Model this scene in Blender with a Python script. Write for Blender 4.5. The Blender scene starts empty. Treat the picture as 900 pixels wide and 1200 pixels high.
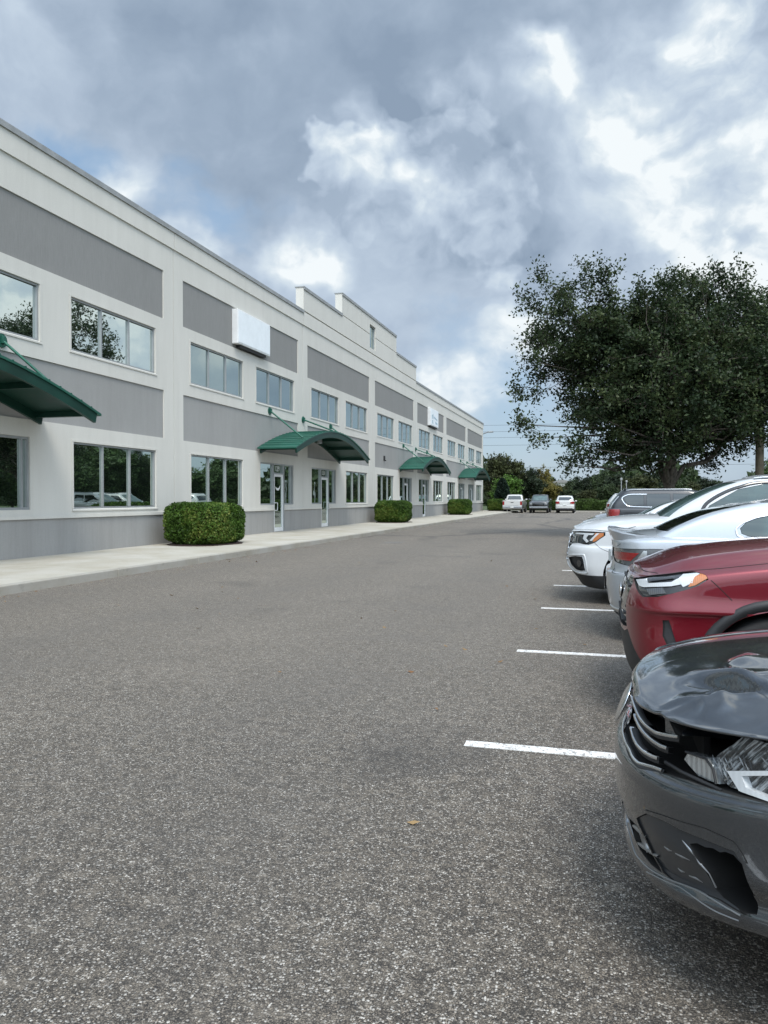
import bpy, bmesh, math, random
import numpy as np
from mathutils import Vector, Matrix, noise as mnoise
from mathutils.bvhtree import BVHTree
R = math.radians
COL = bpy.context.scene.collection
SC = bpy.context.scene
random.seed(7)

# ------------------------------------------------------------------ camera
F_PX, CU, CV, HV, EYE = 900.0, 450.0, 600.0, 584.0, 1.5
YAW = math.atan((706.0 - CU) / F_PX)
PITCH = math.atan((CV - HV) / F_PX)
cam_d = bpy.data.cameras.new('camera')
cam_d.sensor_fit = 'VERTICAL'; cam_d.sensor_height = 24.0; cam_d.sensor_width = 18.0
cam_d.lens = 24.0 * F_PX / 1200.0
cam_d.clip_start = 0.05; cam_d.clip_end = 5000
cam = bpy.data.objects.new('camera', cam_d); COL.objects.link(cam)
cam.location = (0, 0, EYE); cam.rotation_euler = (R(90) - PITCH, 0, YAW)
SC.camera = cam
CAM_M = Matrix.Translation((0, 0, EYE)) @ cam.rotation_euler.to_matrix().to_4x4()

# ------------------------------------------------------------------ node helpers
def new_mat(name):
    m = bpy.data.materials.new(name); m.use_nodes = True
    nt = m.node_tree; nt.nodes.clear()
    out = nt.nodes.new('ShaderNodeOutputMaterial')
    return m, nt, out
def nd(nt, typ, ins=None, **props):
    n = nt.nodes.new(typ)
    for k, v in props.items(): setattr(n, k, v)
    if ins:
        for k, v in ins.items():
            s = n.inputs[k]
            if hasattr(v, 'is_output') or isinstance(v, bpy.types.NodeSocket): nt.links.new(v, s)
            else: s.default_value = v
    return n
def rgb(c): return (c[0], c[1], c[2], 1.0)
def mixc(nt, f, a, b, mode='MIX'):
    n = nt.nodes.new('ShaderNodeMix'); n.data_type = 'RGBA'; n.blend_type = mode
    def put(s, v):
        if isinstance(v, bpy.types.NodeSocket): nt.links.new(v, s)
        else: s.default_value = rgb(v) if isinstance(v, (tuple, list)) else v
    put(n.inputs[0], f); put(n.inputs[6], a); put(n.inputs[7], b)
    return n.outputs[2]
def mth(nt, op, a, b=None, c=None, clamp=False):
    n = nt.nodes.new('ShaderNodeMath'); n.operation = op; n.use_clamp = clamp
    for i, v in enumerate((a, b, c)):
        if v is None: continue
        if isinstance(v, bpy.types.NodeSocket): nt.links.new(v, n.inputs[i])
        else: n.inputs[i].default_value = v
    return n.outputs[0]
def maprange(nt, v, a, b, c=0.0, d=1.0, smooth=True):
    n = nt.nodes.new('ShaderNodeMapRange'); n.interpolation_type = 'SMOOTHSTEP' if smooth else 'LINEAR'
    nt.links.new(v, n.inputs[0])
    for i, x in enumerate((a, b, c, d)): n.inputs[i + 1].default_value = x
    return n.outputs[0]
def noise_t(nt, vec, scale, detail=4, rough=0.5, dist=0.0, out=0, lac=2.0):
    n = nd(nt, 'ShaderNodeTexNoise', {'Vector': vec, 'Scale': scale, 'Detail': detail, 'Roughness': rough, 'Distortion': dist, 'Lacunarity': lac})
    return n.outputs[out]
def objco(nt): return nt.nodes.new('ShaderNodeTexCoord').outputs['Object']
def mapping(nt, vec, scale=(1, 1, 1), loc=(0, 0, 0), rot=(0, 0, 0)):
    n = nd(nt, 'ShaderNodeMapping', {'Vector': vec}); n.inputs['Scale'].default_value = scale
    n.inputs['Location'].default_value = loc; n.inputs['Rotation'].default_value = rot
    return n.outputs[0]
def pbsdf(nt, out, **kw):
    p = nt.nodes.new('ShaderNodeBsdfPrincipled')
    for k, v in kw.items():
        k = k.replace('_', ' ')
        if isinstance(v, bpy.types.NodeSocket): nt.links.new(v, p.inputs[k])
        else: p.inputs[k].default_value = rgb(v) if (isinstance(v, tuple) and len(v) == 3) else v
    nt.links.new(p.outputs[0], out.inputs[0])
    return p
def bump(nt, h, strength=0.3, dist=0.01):
    return nd(nt, 'ShaderNodeBump', {'Height': h, 'Strength': strength, 'Distance': dist}).outputs[0]

def m_simple(name, col, rough=0.5, metal=0.0, var=0.12, nscale=3.0, coat=0.0, bumpy=0.0, bscale=60, spec=0.5):
    m, nt, out = new_mat(name); co = objco(nt)
    n = noise_t(nt, co, nscale, 5, 0.6)
    f = maprange(nt, n, 0.3, 0.7)
    c = mixc(nt, f, tuple(x * (1 - var) for x in col), tuple(min(1, x * (1 + var)) for x in col))
    rr = mth(nt, 'ADD', mth(nt, 'MULTIPLY', n, 0.15), rough - 0.07)
    kw = dict(Base_Color=c, Roughness=rr, Metallic=metal, Coat_Weight=coat, Specular_IOR_Level=spec)
    if coat: kw['Coat_Roughness'] = 0.03
    if bumpy: kw['Normal'] = bump(nt, noise_t(nt, co, bscale, 3, 0.6), bumpy, 0.005)
    pbsdf(nt, out, **kw)
    return m

def m_stucco(name, col, streak=0.1, combed=0.0, beige=0.06):
    m, nt, out = new_mat(name); co = objco(nt)
    big = noise_t(nt, co, 0.35, 6, 0.6)
    st = noise_t(nt, mapping(nt, co, (1.3, 1.3, 0.16)), 1.6, 7, 0.72, 0.4)      # rain streaks run down
    fine = noise_t(nt, co, 45, 3, 0.7)
    v = mth(nt, 'ADD', mth(nt, 'MULTIPLY', maprange(nt, st, 0.35, 0.75), streak), mth(nt, 'MULTIPLY', maprange(nt, big, 0.3, 0.7), beige))
    c = mixc(nt, v, col, tuple(x * k for x, k in zip(col, (0.42, 0.41, 0.38))))
    g = mth(nt, 'MULTIPLY', maprange(nt, fine, 0.3, 0.7), 0.10)
    c = mixc(nt, g, c, (0.12, 0.12, 0.12))
    h = fine
    if combed:
        cv = noise_t(nt, mapping(nt, co, (1, 26.0, 1.6)), 1.5, 4, 0.75)
        c = mixc(nt, mth(nt, 'MULTIPLY', maprange(nt, cv, 0.35, 0.68), combed), c, tuple(x * 0.45 for x in col))
        h = mth(nt, 'ADD', fine, mth(nt, 'MULTIPLY', cv, 2.5))
    pbsdf(nt, out, Base_Color=c, Roughness=0.92, Specular_IOR_Level=0.25, Normal=bump(nt, h, 0.5, 0.006))
    return m

def m_asphalt():
    m, nt, out = new_mat('asphalt'); co = objco(nt)
    wob = nd(nt, 'ShaderNodeVectorMath', {0: co, 1: nd(nt, 'ShaderNodeVectorMath', {0: noise_t(nt, co, 60, 2, 0.5, out=1), 3: 0.010}, operation='SCALE').outputs[0]}, operation='ADD').outputs[0]
    v1 = nd(nt, 'ShaderNodeTexVoronoi', {'Vector': wob, 'Scale': 120.0, 'Randomness': 1.0})
    v2 = nd(nt, 'ShaderNodeTexVoronoi', {'Vector': wob, 'Scale': 230.0, 'Randomness': 1.0})
    r1 = nd(nt, 'ShaderNodeSeparateColor', {'Color': v1.outputs['Color']}).outputs
    r2 = nd(nt, 'ShaderNodeSeparateColor', {'Color': v2.outputs['Color']}).outputs
    big = noise_t(nt, co, 0.16, 5, 0.55)
    mid = noise_t(nt, co, 1.1, 5, 0.6)
    smal = noise_t(nt, co, 9, 4, 0.6)
    dens = mth(nt, 'ADD', mth(nt, 'MULTIPLY', mid, 0.22), mth(nt, 'MULTIPLY', smal, 0.25))
    # large stones: only some cells carry a pale stone
    thr = mth(nt, 'SUBTRACT', 0.93, dens)
    st1 = maprange(nt, mth(nt, 'SUBTRACT', r1[0], thr), -0.03, 0.08)
    st1 = mth(nt, 'MULTIPLY', st1, maprange(nt, v1.outputs['Distance'], 0.42, 0.62, 1.0, 0.0))
    st2 = mth(nt, 'MULTIPLY', maprange(nt, mth(nt, 'ADD', r2[1], mth(nt, 'MULTIPLY', mid, .3)), 0.72, 0.92), maprange(nt, v2.outputs['Distance'], 0.45, 0.65, 1.0, 0.0))
    base = mixc(nt, maprange(nt, mth(nt, 'ADD', mth(nt, 'MULTIPLY', big, .6), mth(nt, 'MULTIPLY', mid, .4)), 0.42, 0.60), (0.025, 0.0215, 0.0185), (0.045, 0.0375, 0.030))
    c = mixc(nt, mth(nt, 'MULTIPLY', mth(nt, 'POWER', r2[0], 1.6), 0.9), base, (0.165, 0.139, 0.108))
    c = mixc(nt, mth(nt, 'MULTIPLY', st2, 0.75), c, (0.39, 0.330, 0.26))
    stonec = mixc(nt, r1[1], (0.30, 0.262, 0.215), (0.80, 0.76, 0.69))
    c = mixc(nt, mth(nt, 'MULTIPLY', st1, 0.85), c, stonec)
    gr_ = maprange(nt, noise_t(nt, co, 34, 4, .75), .42, .62); c = mixc(nt, mth(nt, 'MULTIPLY', mth(nt, 'SUBTRACT', 1.0, gr_), .45), c, (0.03, 0.027, 0.024))
    gl_ = maprange(nt, noise_t(nt, mapping(nt, co, loc=(5, 3, 1)), 22, 4, .8), .56, .72); c = mixc(nt, mth(nt, 'MULTIPLY', gl_, .35), c, (0.34, 0.30, 0.25))
    g12 = noise_t(nt, mapping(nt, co, loc=(2, 9, 4)), 11, 3, .8); c = mixc(nt, maprange(nt, g12, .50, .66, 0, .30), c, (0.26, 0.222, 0.175)); c = mixc(nt, maprange(nt, g12, .50, .36, 0, .30), c, (0.02, 0.018, 0.016))
    # worn wheel tracks run along the aisle, oil-dark patches in the stalls
    sep = nd(nt, 'ShaderNodeSeparateXYZ', {'Vector': co}).outputs
    wx = mth(nt, 'ADD', sep[0], mth(nt, 'MULTIPLY', mth(nt, 'SUBTRACT', noise_t(nt, co, 0.12, 3), 0.5), 3.0))
    tr = mth(nt, 'MULTIPLY_ADD', mth(nt, 'SINE', mth(nt, 'MULTIPLY', wx, 2.1)), 0.5, 0.5)
    tr = mth(nt, 'MULTIPLY', tr, maprange(nt, mid, 0.35, 0.65))
    c = mixc(nt, mth(nt, 'MULTIPLY', tr, 0.34), c, (0.052, 0.050, 0.049))
    lane = mth(nt, 'MULTIPLY', maprange(nt, mth(nt, 'ADD', sep[1], mth(nt, 'MULTIPLY', mid, 5.0)), 4.0, 10.5), maprange(nt, sep[0], 0.5, -1.6))  # paler down the aisle: grazing-view brightness put into the colour
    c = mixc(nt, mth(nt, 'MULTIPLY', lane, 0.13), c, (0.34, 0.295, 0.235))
    oil = noise_t(nt, mapping(nt, co, loc=(31, 7, 0)), 0.55, 4, 0.6)
    c = mixc(nt, maprange(nt, oil, 0.58, 0.78, 0.0, 0.45), c, (0.035, 0.033, 0.032))
    # old tar-sealed cracks further down the lane
    far = maprange(nt, sep[1], 24.0, 30.0)
    wv = nd(nt, 'ShaderNodeTexVoronoi', {'Vector': nd(nt, 'ShaderNodeVectorMath', {0: mapping(nt, co, (0.16, 0.075, 1)), 1: nd(nt, 'ShaderNodeVectorMath', {0: noise_t(nt, co, 0.25, 4, 0.6, out=1), 3: 0.35}, operation='SCALE').outputs[0]}, operation='ADD').outputs[0], 'Scale': 1.0}, feature='DISTANCE_TO_EDGE').outputs[0]
    crk = mth(nt, 'MULTIPLY', maprange(nt, wv, 0.008, 0.035, 1.0, 0.0), far)
    c = mixc(nt, mth(nt, 'MULTIPLY', crk, 0.5), c, (0.03, 0.03, 0.031))
    h = mth(nt, 'ADD', mth(nt, 'MULTIPLY', v1.outputs['Distance'], -1.0), mth(nt, 'MULTIPLY', v2.outputs['Distance'], -0.5))
    pbsdf(nt, out, Base_Color=c, Roughness=0.70, Specular_IOR_Level=0.5, Normal=bump(nt, h, 0.85, 0.006))
    return m

def m_paint_line():
    m, nt, out = new_mat('worn_white_paint'); co = objco(nt)
    w = noise_t(nt, co, 26, 6, 0.75); w2 = noise_t(nt, co, 120, 3, 0.7)
    f = maprange(nt, mth(nt, 'ADD', mth(nt, 'MULTIPLY', w, 0.55), mth(nt, 'MULTIPLY', w2, 0.45)), 0.51, 0.57, 0, 0.85)
    c = mixc(nt, maprange(nt, noise_t(nt, co, 5, 4), 0.3, 0.7), (0.80, 0.79, 0.77), (0.62, 0.61, 0.58))
    c = mixc(nt, f, c, (0.13, 0.12, 0.11))
    pbsdf(nt, out, Base_Color=c, Roughness=0.7, Normal=bump(nt, w2, 0.6, 0.004))
    return m

def m_ghost_paint():
    m, nt, out = new_mat('faded_old_paint'); co = objco(nt)
    f = maprange(nt, mth(nt, 'ADD', mth(nt, 'MULTIPLY', noise_t(nt, co, 6, 5, 0.7), .5), mth(nt, 'MULTIPLY', noise_t(nt, co, 90, 3, 0.7), .5)), 0.42, 0.6, 0, 1)
    c = mixc(nt, f, (0.20, 0.185, 0.165), (0.075, 0.07, 0.065))
    pbsdf(nt, out, Base_Color=c, Roughness=0.8)
    return m

def m_concrete(name, col, dark=0.25, joints=None):
    m, nt, out = new_mat(name); co = objco(nt)
    a = noise_t(nt, co, 0.8, 7, 0.65); b = noise_t(nt, co, 30, 4, 0.7); d = noise_t(nt, co, 3.7, 5, 0.7)
    c = mixc(nt, maprange(nt, a, 0.3, 0.72), col, tuple(x * k for x, k in zip(col, (0.80, 0.77, 0.70))))
    c = mixc(nt, maprange(nt, d, 0.56, 0.8, 0, dark), c, (0.12, 0.11, 0.09))
    c = mixc(nt, maprange(nt, b, 0.5, 0.8, 0, 0.25), c, (0.2, 0.19, 0.17))
    pbsdf(nt, out, Base_Color=c, Roughness=0.88, Specular_IOR_Level=0.3, Normal=bump(nt, b, 0.4, 0.004))
    return m

def m_glass_mirror(name, tint, diff, refl):
    """office glazing: a tinted reflective pane over a dark room"""
    m, nt, out = new_mat(name); co = objco(nt)
    lw = nd(nt, 'ShaderNodeFresnel', {'IOR': 1.6}).outputs[0]
    nz = noise_t(nt, co, 0.9, 2, 0.5)
    nrm = bump(nt, nz, 0.10, 0.02)
    g = nd(nt, 'ShaderNodeBsdfGlossy', {'Color': rgb(tint), 'Roughness': 0.012, 'Normal': nrm})
    dcol = mixc(nt, noise_t(nt, co, 0.7, 3), tuple(x * 0.6 for x in diff), diff)
    d = nd(nt, 'ShaderNodeBsdfDiffuse', {'Color': dcol})
    f = mth(nt, 'ADD', mth(nt, 'MULTIPLY', lw, 1.0 - refl), refl, clamp=True)
    mx = nd(nt, 'ShaderNodeMixShader', {0: f, 1: d.outputs[0], 2: g.outputs[0]})
    nt.links.new(mx.outputs[0], out.inputs[0])
    return m

def m_carpaint(name, col, flake=0.5, metal=0.0, dust=0.1, rough=0.35, cior=1.5):
    m, nt, out = new_mat(name); co = objco(nt)
    fl = nd(nt, 'ShaderNodeTexVoronoi', {'Vector': co, 'Scale': 1400.0})
    fr = nd(nt, 'ShaderNodeSeparateColor', {'Color': fl.outputs['Color']}).outputs[0]
    c = mixc(nt, mth(nt, 'MULTIPLY', fr, flake), tuple(x * 0.8 for x in col), tuple(min(1, x * 1.5 + 0.01) for x in col))
    dn = noise_t(nt, co, 4.5, 7, 0.7)
    z = nd(nt, 'ShaderNodeSeparateXYZ', {'Vector': co}).outputs[2]
    low = maprange(nt, z, 0.15, 0.55, 1.0, 0.25)
    df = mth(nt, 'MULTIPLY', mth(nt, 'MULTIPLY', maprange(nt, dn, 0.4, 0.75), low), dust)
    c = mixc(nt, df, c, (0.20, 0.18, 0.155))
    cr = mth(nt, 'ADD', mth(nt, 'MULTIPLY', df, 1.2), 0.035)
    orange = bump(nt, noise_t(nt, co, 140, 2, 0.5), 0.02, 0.002)
    pbsdf(nt, out, Base_Color=c, Roughness=rough, Metallic=metal, Coat_Weight=1.0, Coat_IOR=cior, Coat_Roughness=cr, Coat_Normal=orange)
    return m

def m_leaf(name, cols, rough=0.55, trans=0.25):
    """cols: dark, mid, light"""
    m, nt, out = new_mat(name)
    co = objco(nt)
    geo = nt.nodes.new('ShaderNodeNewGeometry')
    rnd = geo.outputs['Random Per Island']
    clump = noise_t(nt, co, 0.9, 3, 0.6)
    f = mth(nt, 'ADD', mth(nt, 'MULTIPLY', rnd, 0.55), mth(nt, 'MULTIPLY', maprange(nt, clump, 0.38, 0.62), 0.45))
    c = mixc(nt, maprange(nt, f, 0.15, 0.6), cols[0], cols[1])
    c = mixc(nt, maprange(nt, f, 0.55, 0.98), c, cols[2])
    p = nd(nt, 'ShaderNodeBsdfPrincipled', {'Base Color': c, 'Roughness': rough, 'Specular IOR Level': 0.22})
    t = nd(nt, 'ShaderNodeBsdfTranslucent', {'Color': c})
    mx = nd(nt, 'ShaderNodeMixShader', {0: trans, 1: p.outputs[0], 2: t.outputs[0]})
    nt.links.new(mx.outputs[0], out.inputs[0])
    return m

def m_bark(name, col):
    m, nt, out = new_mat(name); co = objco(nt)
    w = noise_t(nt, mapping(nt, co, (6, 6, 1.1)), 3.0, 6, 0.7)
    c = mixc(nt, maprange(nt, w, 0.35, 0.65), tuple(x * 0.45 for x in col), tuple(x * 1.3 for x in col))
    pbsdf(nt, out, Base_Color=c, Roughness=0.95, Normal=bump(nt, w, 0.9, 0.04))
    return m

M = {}
M['wall'] = m_stucco('painted_stucco_white', (0.635, 0.62, 0.57), 0.12)
M['panel_up'] = m_stucco('combed_stucco_grey', (0.272, 0.270, 0.260), 0.10, combed=0.20)
M['panel_lo'] = m_stucco('smooth_stucco_grey', (0.335, 0.333, 0.322), 0.13, beige=.16)
M['plinth'] = m_stucco('plinth_stucco_grey', (0.345, 0.342, 0.33), 0.22, combed=0.05)
M['coping'] = m_simple('coping_metal', (0.30, 0.31, 0.31), 0.5, 0.3)
M['frame'] = m_simple('anodised_aluminium', (0.33, 0.345, 0.35), 0.42, 0.35, var=0.06)
M['frame_white'] = m_simple('white_aluminium', (0.72, 0.73, 0.73), 0.4, 0.0, var=0.05)
M['glass_up'] = m_glass_mirror('upper_office_glass', (0.86, 0.95, 0.92), (0.012, 0.018, 0.016), 0.72)
M['glass_mid'] = m_glass_mirror('mid_office_glass', (0.80, 0.93, 0.92), (0.022, 0.034, 0.036), 0.42)
M['glass_lo'] = m_glass_mirror('lower_office_glass', (0.82, 0.93, 0.87), (0.014, 0.022, 0.016), 0.60)
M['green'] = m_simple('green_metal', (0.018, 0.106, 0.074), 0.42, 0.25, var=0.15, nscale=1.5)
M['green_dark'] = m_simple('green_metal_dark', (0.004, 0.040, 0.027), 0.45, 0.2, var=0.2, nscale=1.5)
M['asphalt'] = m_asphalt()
M['line'] = m_paint_line()
M['ghost'] = m_ghost_paint()
M['walk'] = m_concrete('sidewalk_concrete', (0.455, 0.435, 0.385), 0.26)
M['kerb'] = m_concrete('kerb_concrete', (0.36, 0.345, 0.31), 0.55)
M['white_sign'] = m_simple('white_sign_face', (0.78, 0.82, 0.84), 0.35, var=0.04)
M['sign_blue'] = m_simple('sign_lettering', (0.33, 0.45, 0.52), 0.4)
M['dark'] = m_simple('near_black', (0.012, 0.012, 0.013), 0.6)
M['mulch'] = m_simple('mulch', (0.035, 0.02, 0.015), 0.95, var=0.4, nscale=20, bumpy=1.0)
M['decal'] = m_simple('white_decal', (0.75, 0.75, 0.75), 0.5)
M['bark'] = m_bark('oak_bark', (0.105, 0.09, 0.075))
M['oak'] = m_leaf('oak_leaf', ((0.018, 0.032, 0.015), (0.040, 0.062, 0.026), (0.085, 0.108, 0.044)), 0.42, 0.3)
M['shrub'] = m_leaf('shrub_leaf', ((0.030, 0.060, 0.010), (0.072, 0.145, 0.022), (0.17, 0.20, 0.045)), 0.5, 0.2)
M['roof'] = m_simple('roof_membrane', (0.4, 0.4, 0.39), 0.9)

# ------------------------------------------------------------------ object helpers
def tag(o, label=None, cat=None, group=None, kind=None):
    if label: o['label'] = label
    if cat: o['category'] = cat
    if group: o['group'] = group
    if kind: o['kind'] = kind
    return o
def empty(name, loc=(0, 0, 0), label=None, cat=None, group=None):
    o = bpy.data.objects.new(name, None); COL.objects.link(o); o.location = loc
    o.empty_display_size = 0.2
    return tag(o, label, cat, group)
def mesh_obj(name, me, mats, parent=None, world=True):
    """link a mesh; when the parent is an Empty the mesh is in the parent's local frame"""
    o = bpy.data.objects.new(name, me); COL.objects.link(o)
    for m in (mats if isinstance(mats, (list, tuple)) else [mats]):
        if m: me.materials.append(m)
    if parent: o.parent = parent
    return o
def split_parts(o):
    """every separate piece of a mesh becomes an object of its own"""
    bm = bmesh.new(); bm.from_mesh(o.data); bmesh.ops.remove_doubles(bm, verts=bm.verts, dist=1e-5); bm.verts.ensure_lookup_table(); seen = {}; k = 0
    for v in bm.verts:
        if v.index in seen: continue
        st = [v]; seen[v.index] = k
        while st:
            a = st.pop()
            for e in a.link_edges:
                b = e.other_vert(a)
                if b.index not in seen: seen[b.index] = k; st.append(b)
        k += 1
    for q in range(k):
        b2 = bm.copy(); b2.verts.ensure_lookup_table()
        bmesh.ops.delete(b2, geom=[v for v in b2.verts if seen[v.index] != q], context='VERTS')
        me = bpy.data.meshes.new(o.data.name); b2.to_mesh(me); b2.free()
        n = o.copy(); n.data = me; COL.objects.link(n)
        for m in o.data.materials: me.materials.append(m)
    bm.free(); bpy.data.objects.remove(o)
def copy_tree(o, parent=None):
    c = o.copy(); COL.objects.link(c)
    if parent: c.parent = parent
    for ch in list(o.children): copy_tree(ch, c)
    return c

class MB:
    """collects shapes that become ONE mesh"""
    def __init__(s): s.v = []; s.f = []; s.mi = []; s.sm = []
    def add(s, vs, fs, mi=0, smooth=False):
        b = len(s.v); s.v += [tuple(v) for v in vs]
        for f in fs: s.f.append(tuple(i + b for i in f)); s.mi.append(mi); s.sm.append(smooth)
        return s
    def quad(s, a, b, c, d, mi=0): return s.add([a, b, c, d], [(0, 1, 2, 3)], mi)
    def box(s, lo, hi, mi=0, bev=0.0):
        x0, y0, z0 = lo; x1, y1, z1 = hi
        if bev <= 0:
            v = [(x0, y0, z0), (x1, y0, z0), (x1, y1, z0), (x0, y1, z0), (x0, y0, z1), (x1, y0, z1), (x1, y1, z1), (x0, y1, z1)]
            return s.add(v, [(3, 2, 1, 0), (4, 5, 6, 7), (0, 1, 5, 4), (1, 2, 6, 5), (2, 3, 7, 6), (3, 0, 4, 7)], mi)
        bm = bmesh.new(); bmesh.ops.create_cube(bm, size=1.0)
        for v in bm.verts: v.co = Vector(((x0 + x1) / 2 + v.co.x * (x1 - x0), (y0 + y1) / 2 + v.co.y * (y1 - y0), (z0 + z1) / 2 + v.co.z * (z1 - z0)))
        bmesh.ops.bevel(bm, geom=bm.edges[:], offset=bev, segments=2, affect='EDGES', profile=0.5)
        return s.bm(bm, mi)
    def bm(s, bm, mi=0, smooth=False):
        bm.verts.ensure_lookup_table(); bm.verts.index_update()
        s.add([v.co[:] for v in bm.verts], [tuple(v.index for v in f.verts) for f in bm.faces], mi, smooth); bm.free(); return s
    def tube(s, pts, r, n=8, mi=0, cap=True, smooth=True):
        pts = [Vector(p) for p in pts]; rs = r if isinstance(r, (list, tuple)) else [r] * len(pts)
        vs = []; prev = None
        for i, p in enumerate(pts):
            t = (pts[min(i + 1, len(pts) - 1)] - pts[max(i - 1, 0)]).normalized()
            if prev is None:
                a = Vector((0, 0, 1)) if abs(t.z) < 0.9 else Vector((1, 0, 0)); x = t.cross(a).normalized()
            else: x = (prev - t * prev.dot(t)).normalized()
            prev = x; y = t.cross(x)
            for k in range(n):
                a = 2 * math.pi * k / n; vs.append(p + (x * math.cos(a) + y * math.sin(a)) * rs[i])
        fs = []
        for i in range(len(pts) - 1):
            for k in range(n):
                fs.append((i * n + k, i * n + (k + 1) % n, (i + 1) * n + (k + 1) % n, (i + 1) * n + k))
        s.add(vs, fs, mi, smooth)
        if cap: 
            L = len(pts) - 1
            s.add([vs[k] for k in range(n)], [tuple(range(n - 1, -1, -1))], mi); s.add([vs[L * n + k] for k in range(n)], [tuple(range(n))], mi)
        return s
    def prism(s, pts, axis, a, b, mi=0):
        """closed polygon of 2D points extruded from a to b along axis ('x','y','z'); 2D = the two other axes in order"""
        def P(p, t):
            if axis == 'x': return (t, p[0], p[1])
            if axis == 'y': return (p[0], t, p[1])
            return (p[0], p[1], t)
        n = len(pts); v = [P(p, a) for p in pts] + [P(p, b) for p in pts]
        fs = [tuple(range(n)), tuple(range(2 * n - 1, n - 1, -1))] + [(i, i + n, (i + 1) % n + n, (i + 1) % n) for i in range(n)]
        return s.add(v, fs, mi)
    def mesh(s, name, fix=False):
        me = bpy.data.meshes.new(name); me.from_pydata(s.v, [], s.f)
        me.polygons.foreach_set('material_index', s.mi); me.polygons.foreach_set('use_smooth', s.sm)
        if fix:
            bm = bmesh.new(); bm.from_mesh(me); bmesh.ops.recalc_face_normals(bm, faces=bm.faces); bm.to_mesh(me); bm.free()
        me.update(); return me
    def build(s, name, mats, parent=None, fix=True): return mesh_obj(name, s.mesh(name, fix), mats, parent)
# ------------------------------------------------------------------ setting
def sheet(name, x0, x1, y0, y1, z, mat, kind='structure', nx=1, ny=1):
    mb = MB()
    mb.quad((x0, y0, z), (x1, y0, z), (x1, y1, z), (x0, y1, z))
    return tag(mb.build(name, mat, fix=False), kind=kind)
XF = -12.6            # facade plane
XK = -8.9             # kerb line
Y0B, Y1B = -10.65, 83.9
M['grass'] = m_simple('grass_ground', (0.05, 0.075, 0.025), 0.95, var=0.4, nscale=2.0, bumpy=1.0, bscale=40)
sheet('ground', -1500, 1500, -600, 2600, -0.02, M['grass'])
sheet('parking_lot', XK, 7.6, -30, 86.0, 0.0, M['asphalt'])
# sidewalk and kerb: real step, slabs with joints
def kerb_run():
    mb = MB(); y = -30.0; k = 0
    while y < 86:
        y2 = y + 3.05
        dz = random.uniform(-0.004, 0.004); dx = random.uniform(-0.006, 0.006)
        mb.box((XK - 0.16, y + 0.008, -0.1), (XK + dx, y2 - 0.008, 0.15 + dz), bev=0.018); y = y2
    return mb
tag(kerb_run().build('kerb', M['kerb']), kind='structure')
mb = MB(); y = -30.0
while y < 86:
    for xa, xb in ((XF - 0.3, -10.76), (-10.75, XK - 0.165)):
        mb.box((xa + 0.006, y + 0.006, -0.05), (xb - 0.006, y + 1.518, 0.148), bev=0.008)
    y += 1.525
tag(mb.build('sidewalk', M['walk']), kind='structure')
sheet('sidewalk_base', XF - 0.3, XK - 0.1, -30, 86, 0.118, M['kerb'])
# far end kerb, end island, stall-row kerb
mb = MB(); mb.box((XK - 0.1, 86.0, -0.1), (7.6, 86.2, 0.15), bev=0.02); mb.box((7.45, -30, -0.1), (7.6, 86.0, 0.15), bev=0.02)
tag(mb.build('perimeter_kerb', M['kerb']), kind='structure')
def island(xc, xr, y0, y1):
    pts = []; hw = (y1 - y0) / 2; ym = (y0 + y1) / 2
    for k in range(13):
        a = math.pi / 2 + math.pi * k / 12; pts.append((xc + hw * math.cos(a), ym + hw * math.sin(a)))
    pts += [(xr, y0), (xr, y1)]
    mb = MB(); mb.prism(pts, 'z', -0.1, 0.15)
    tag(mb.build('island_kerb', M['kerb']), kind='structure')
    pin = []
    for k in range(13):
        a = math.pi / 2 + math.pi * k / 12; pin.append((xc + (hw - .16) * math.cos(a), ym + (hw - .16) * math.sin(a)))
    pin += [(xr, y0 + .16), (xr, y1 - .16)]
    mb = MB(); mb.prism(pin, 'z', 0.1, 0.17)
    tag(mb.build('island_turf', M['grass']), kind='structure')
island(1.0, 7.4, 30.6, 33.6)
island(0.6, 7.4, 53.6, 56.8)
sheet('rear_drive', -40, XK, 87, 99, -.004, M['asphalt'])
# painted stall lines
ly = [1.66, 4.63, 7.60, 10.66, 13.50, 16.35, 19.3, 22.2, 25.1, 28.0] + [36.4 + 2.9 * k for k in range(9)]
for yy in ly:
    mb = MB(); mb.box((-0.80, yy - 0.052, 0.001), (5.0, yy + 0.052, 0.005))
    o = mb.build('parking_line', M['line']); tag(o, kind='structure')
for k in range(7):
    mb = MB(); xx = -9.0 + 2.62 * k + 1.0
    mb.box((xx - 0.05, 80.2, 0.001), (xx + 0.05, 85.5, 0.005)); tag(mb.build('parking_line', M['line']), kind='structure')
for a in ((-4.6, -3.25, 19.5, 19.62), (-7.1, -6.5, 24.6, 25.6)):
    mb = MB(); mb.box((a[0], a[2], 0.001), (a[1], a[3], 0.004)); tag(mb.build('faded_marking', M['ghost']), kind='structure')

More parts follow.
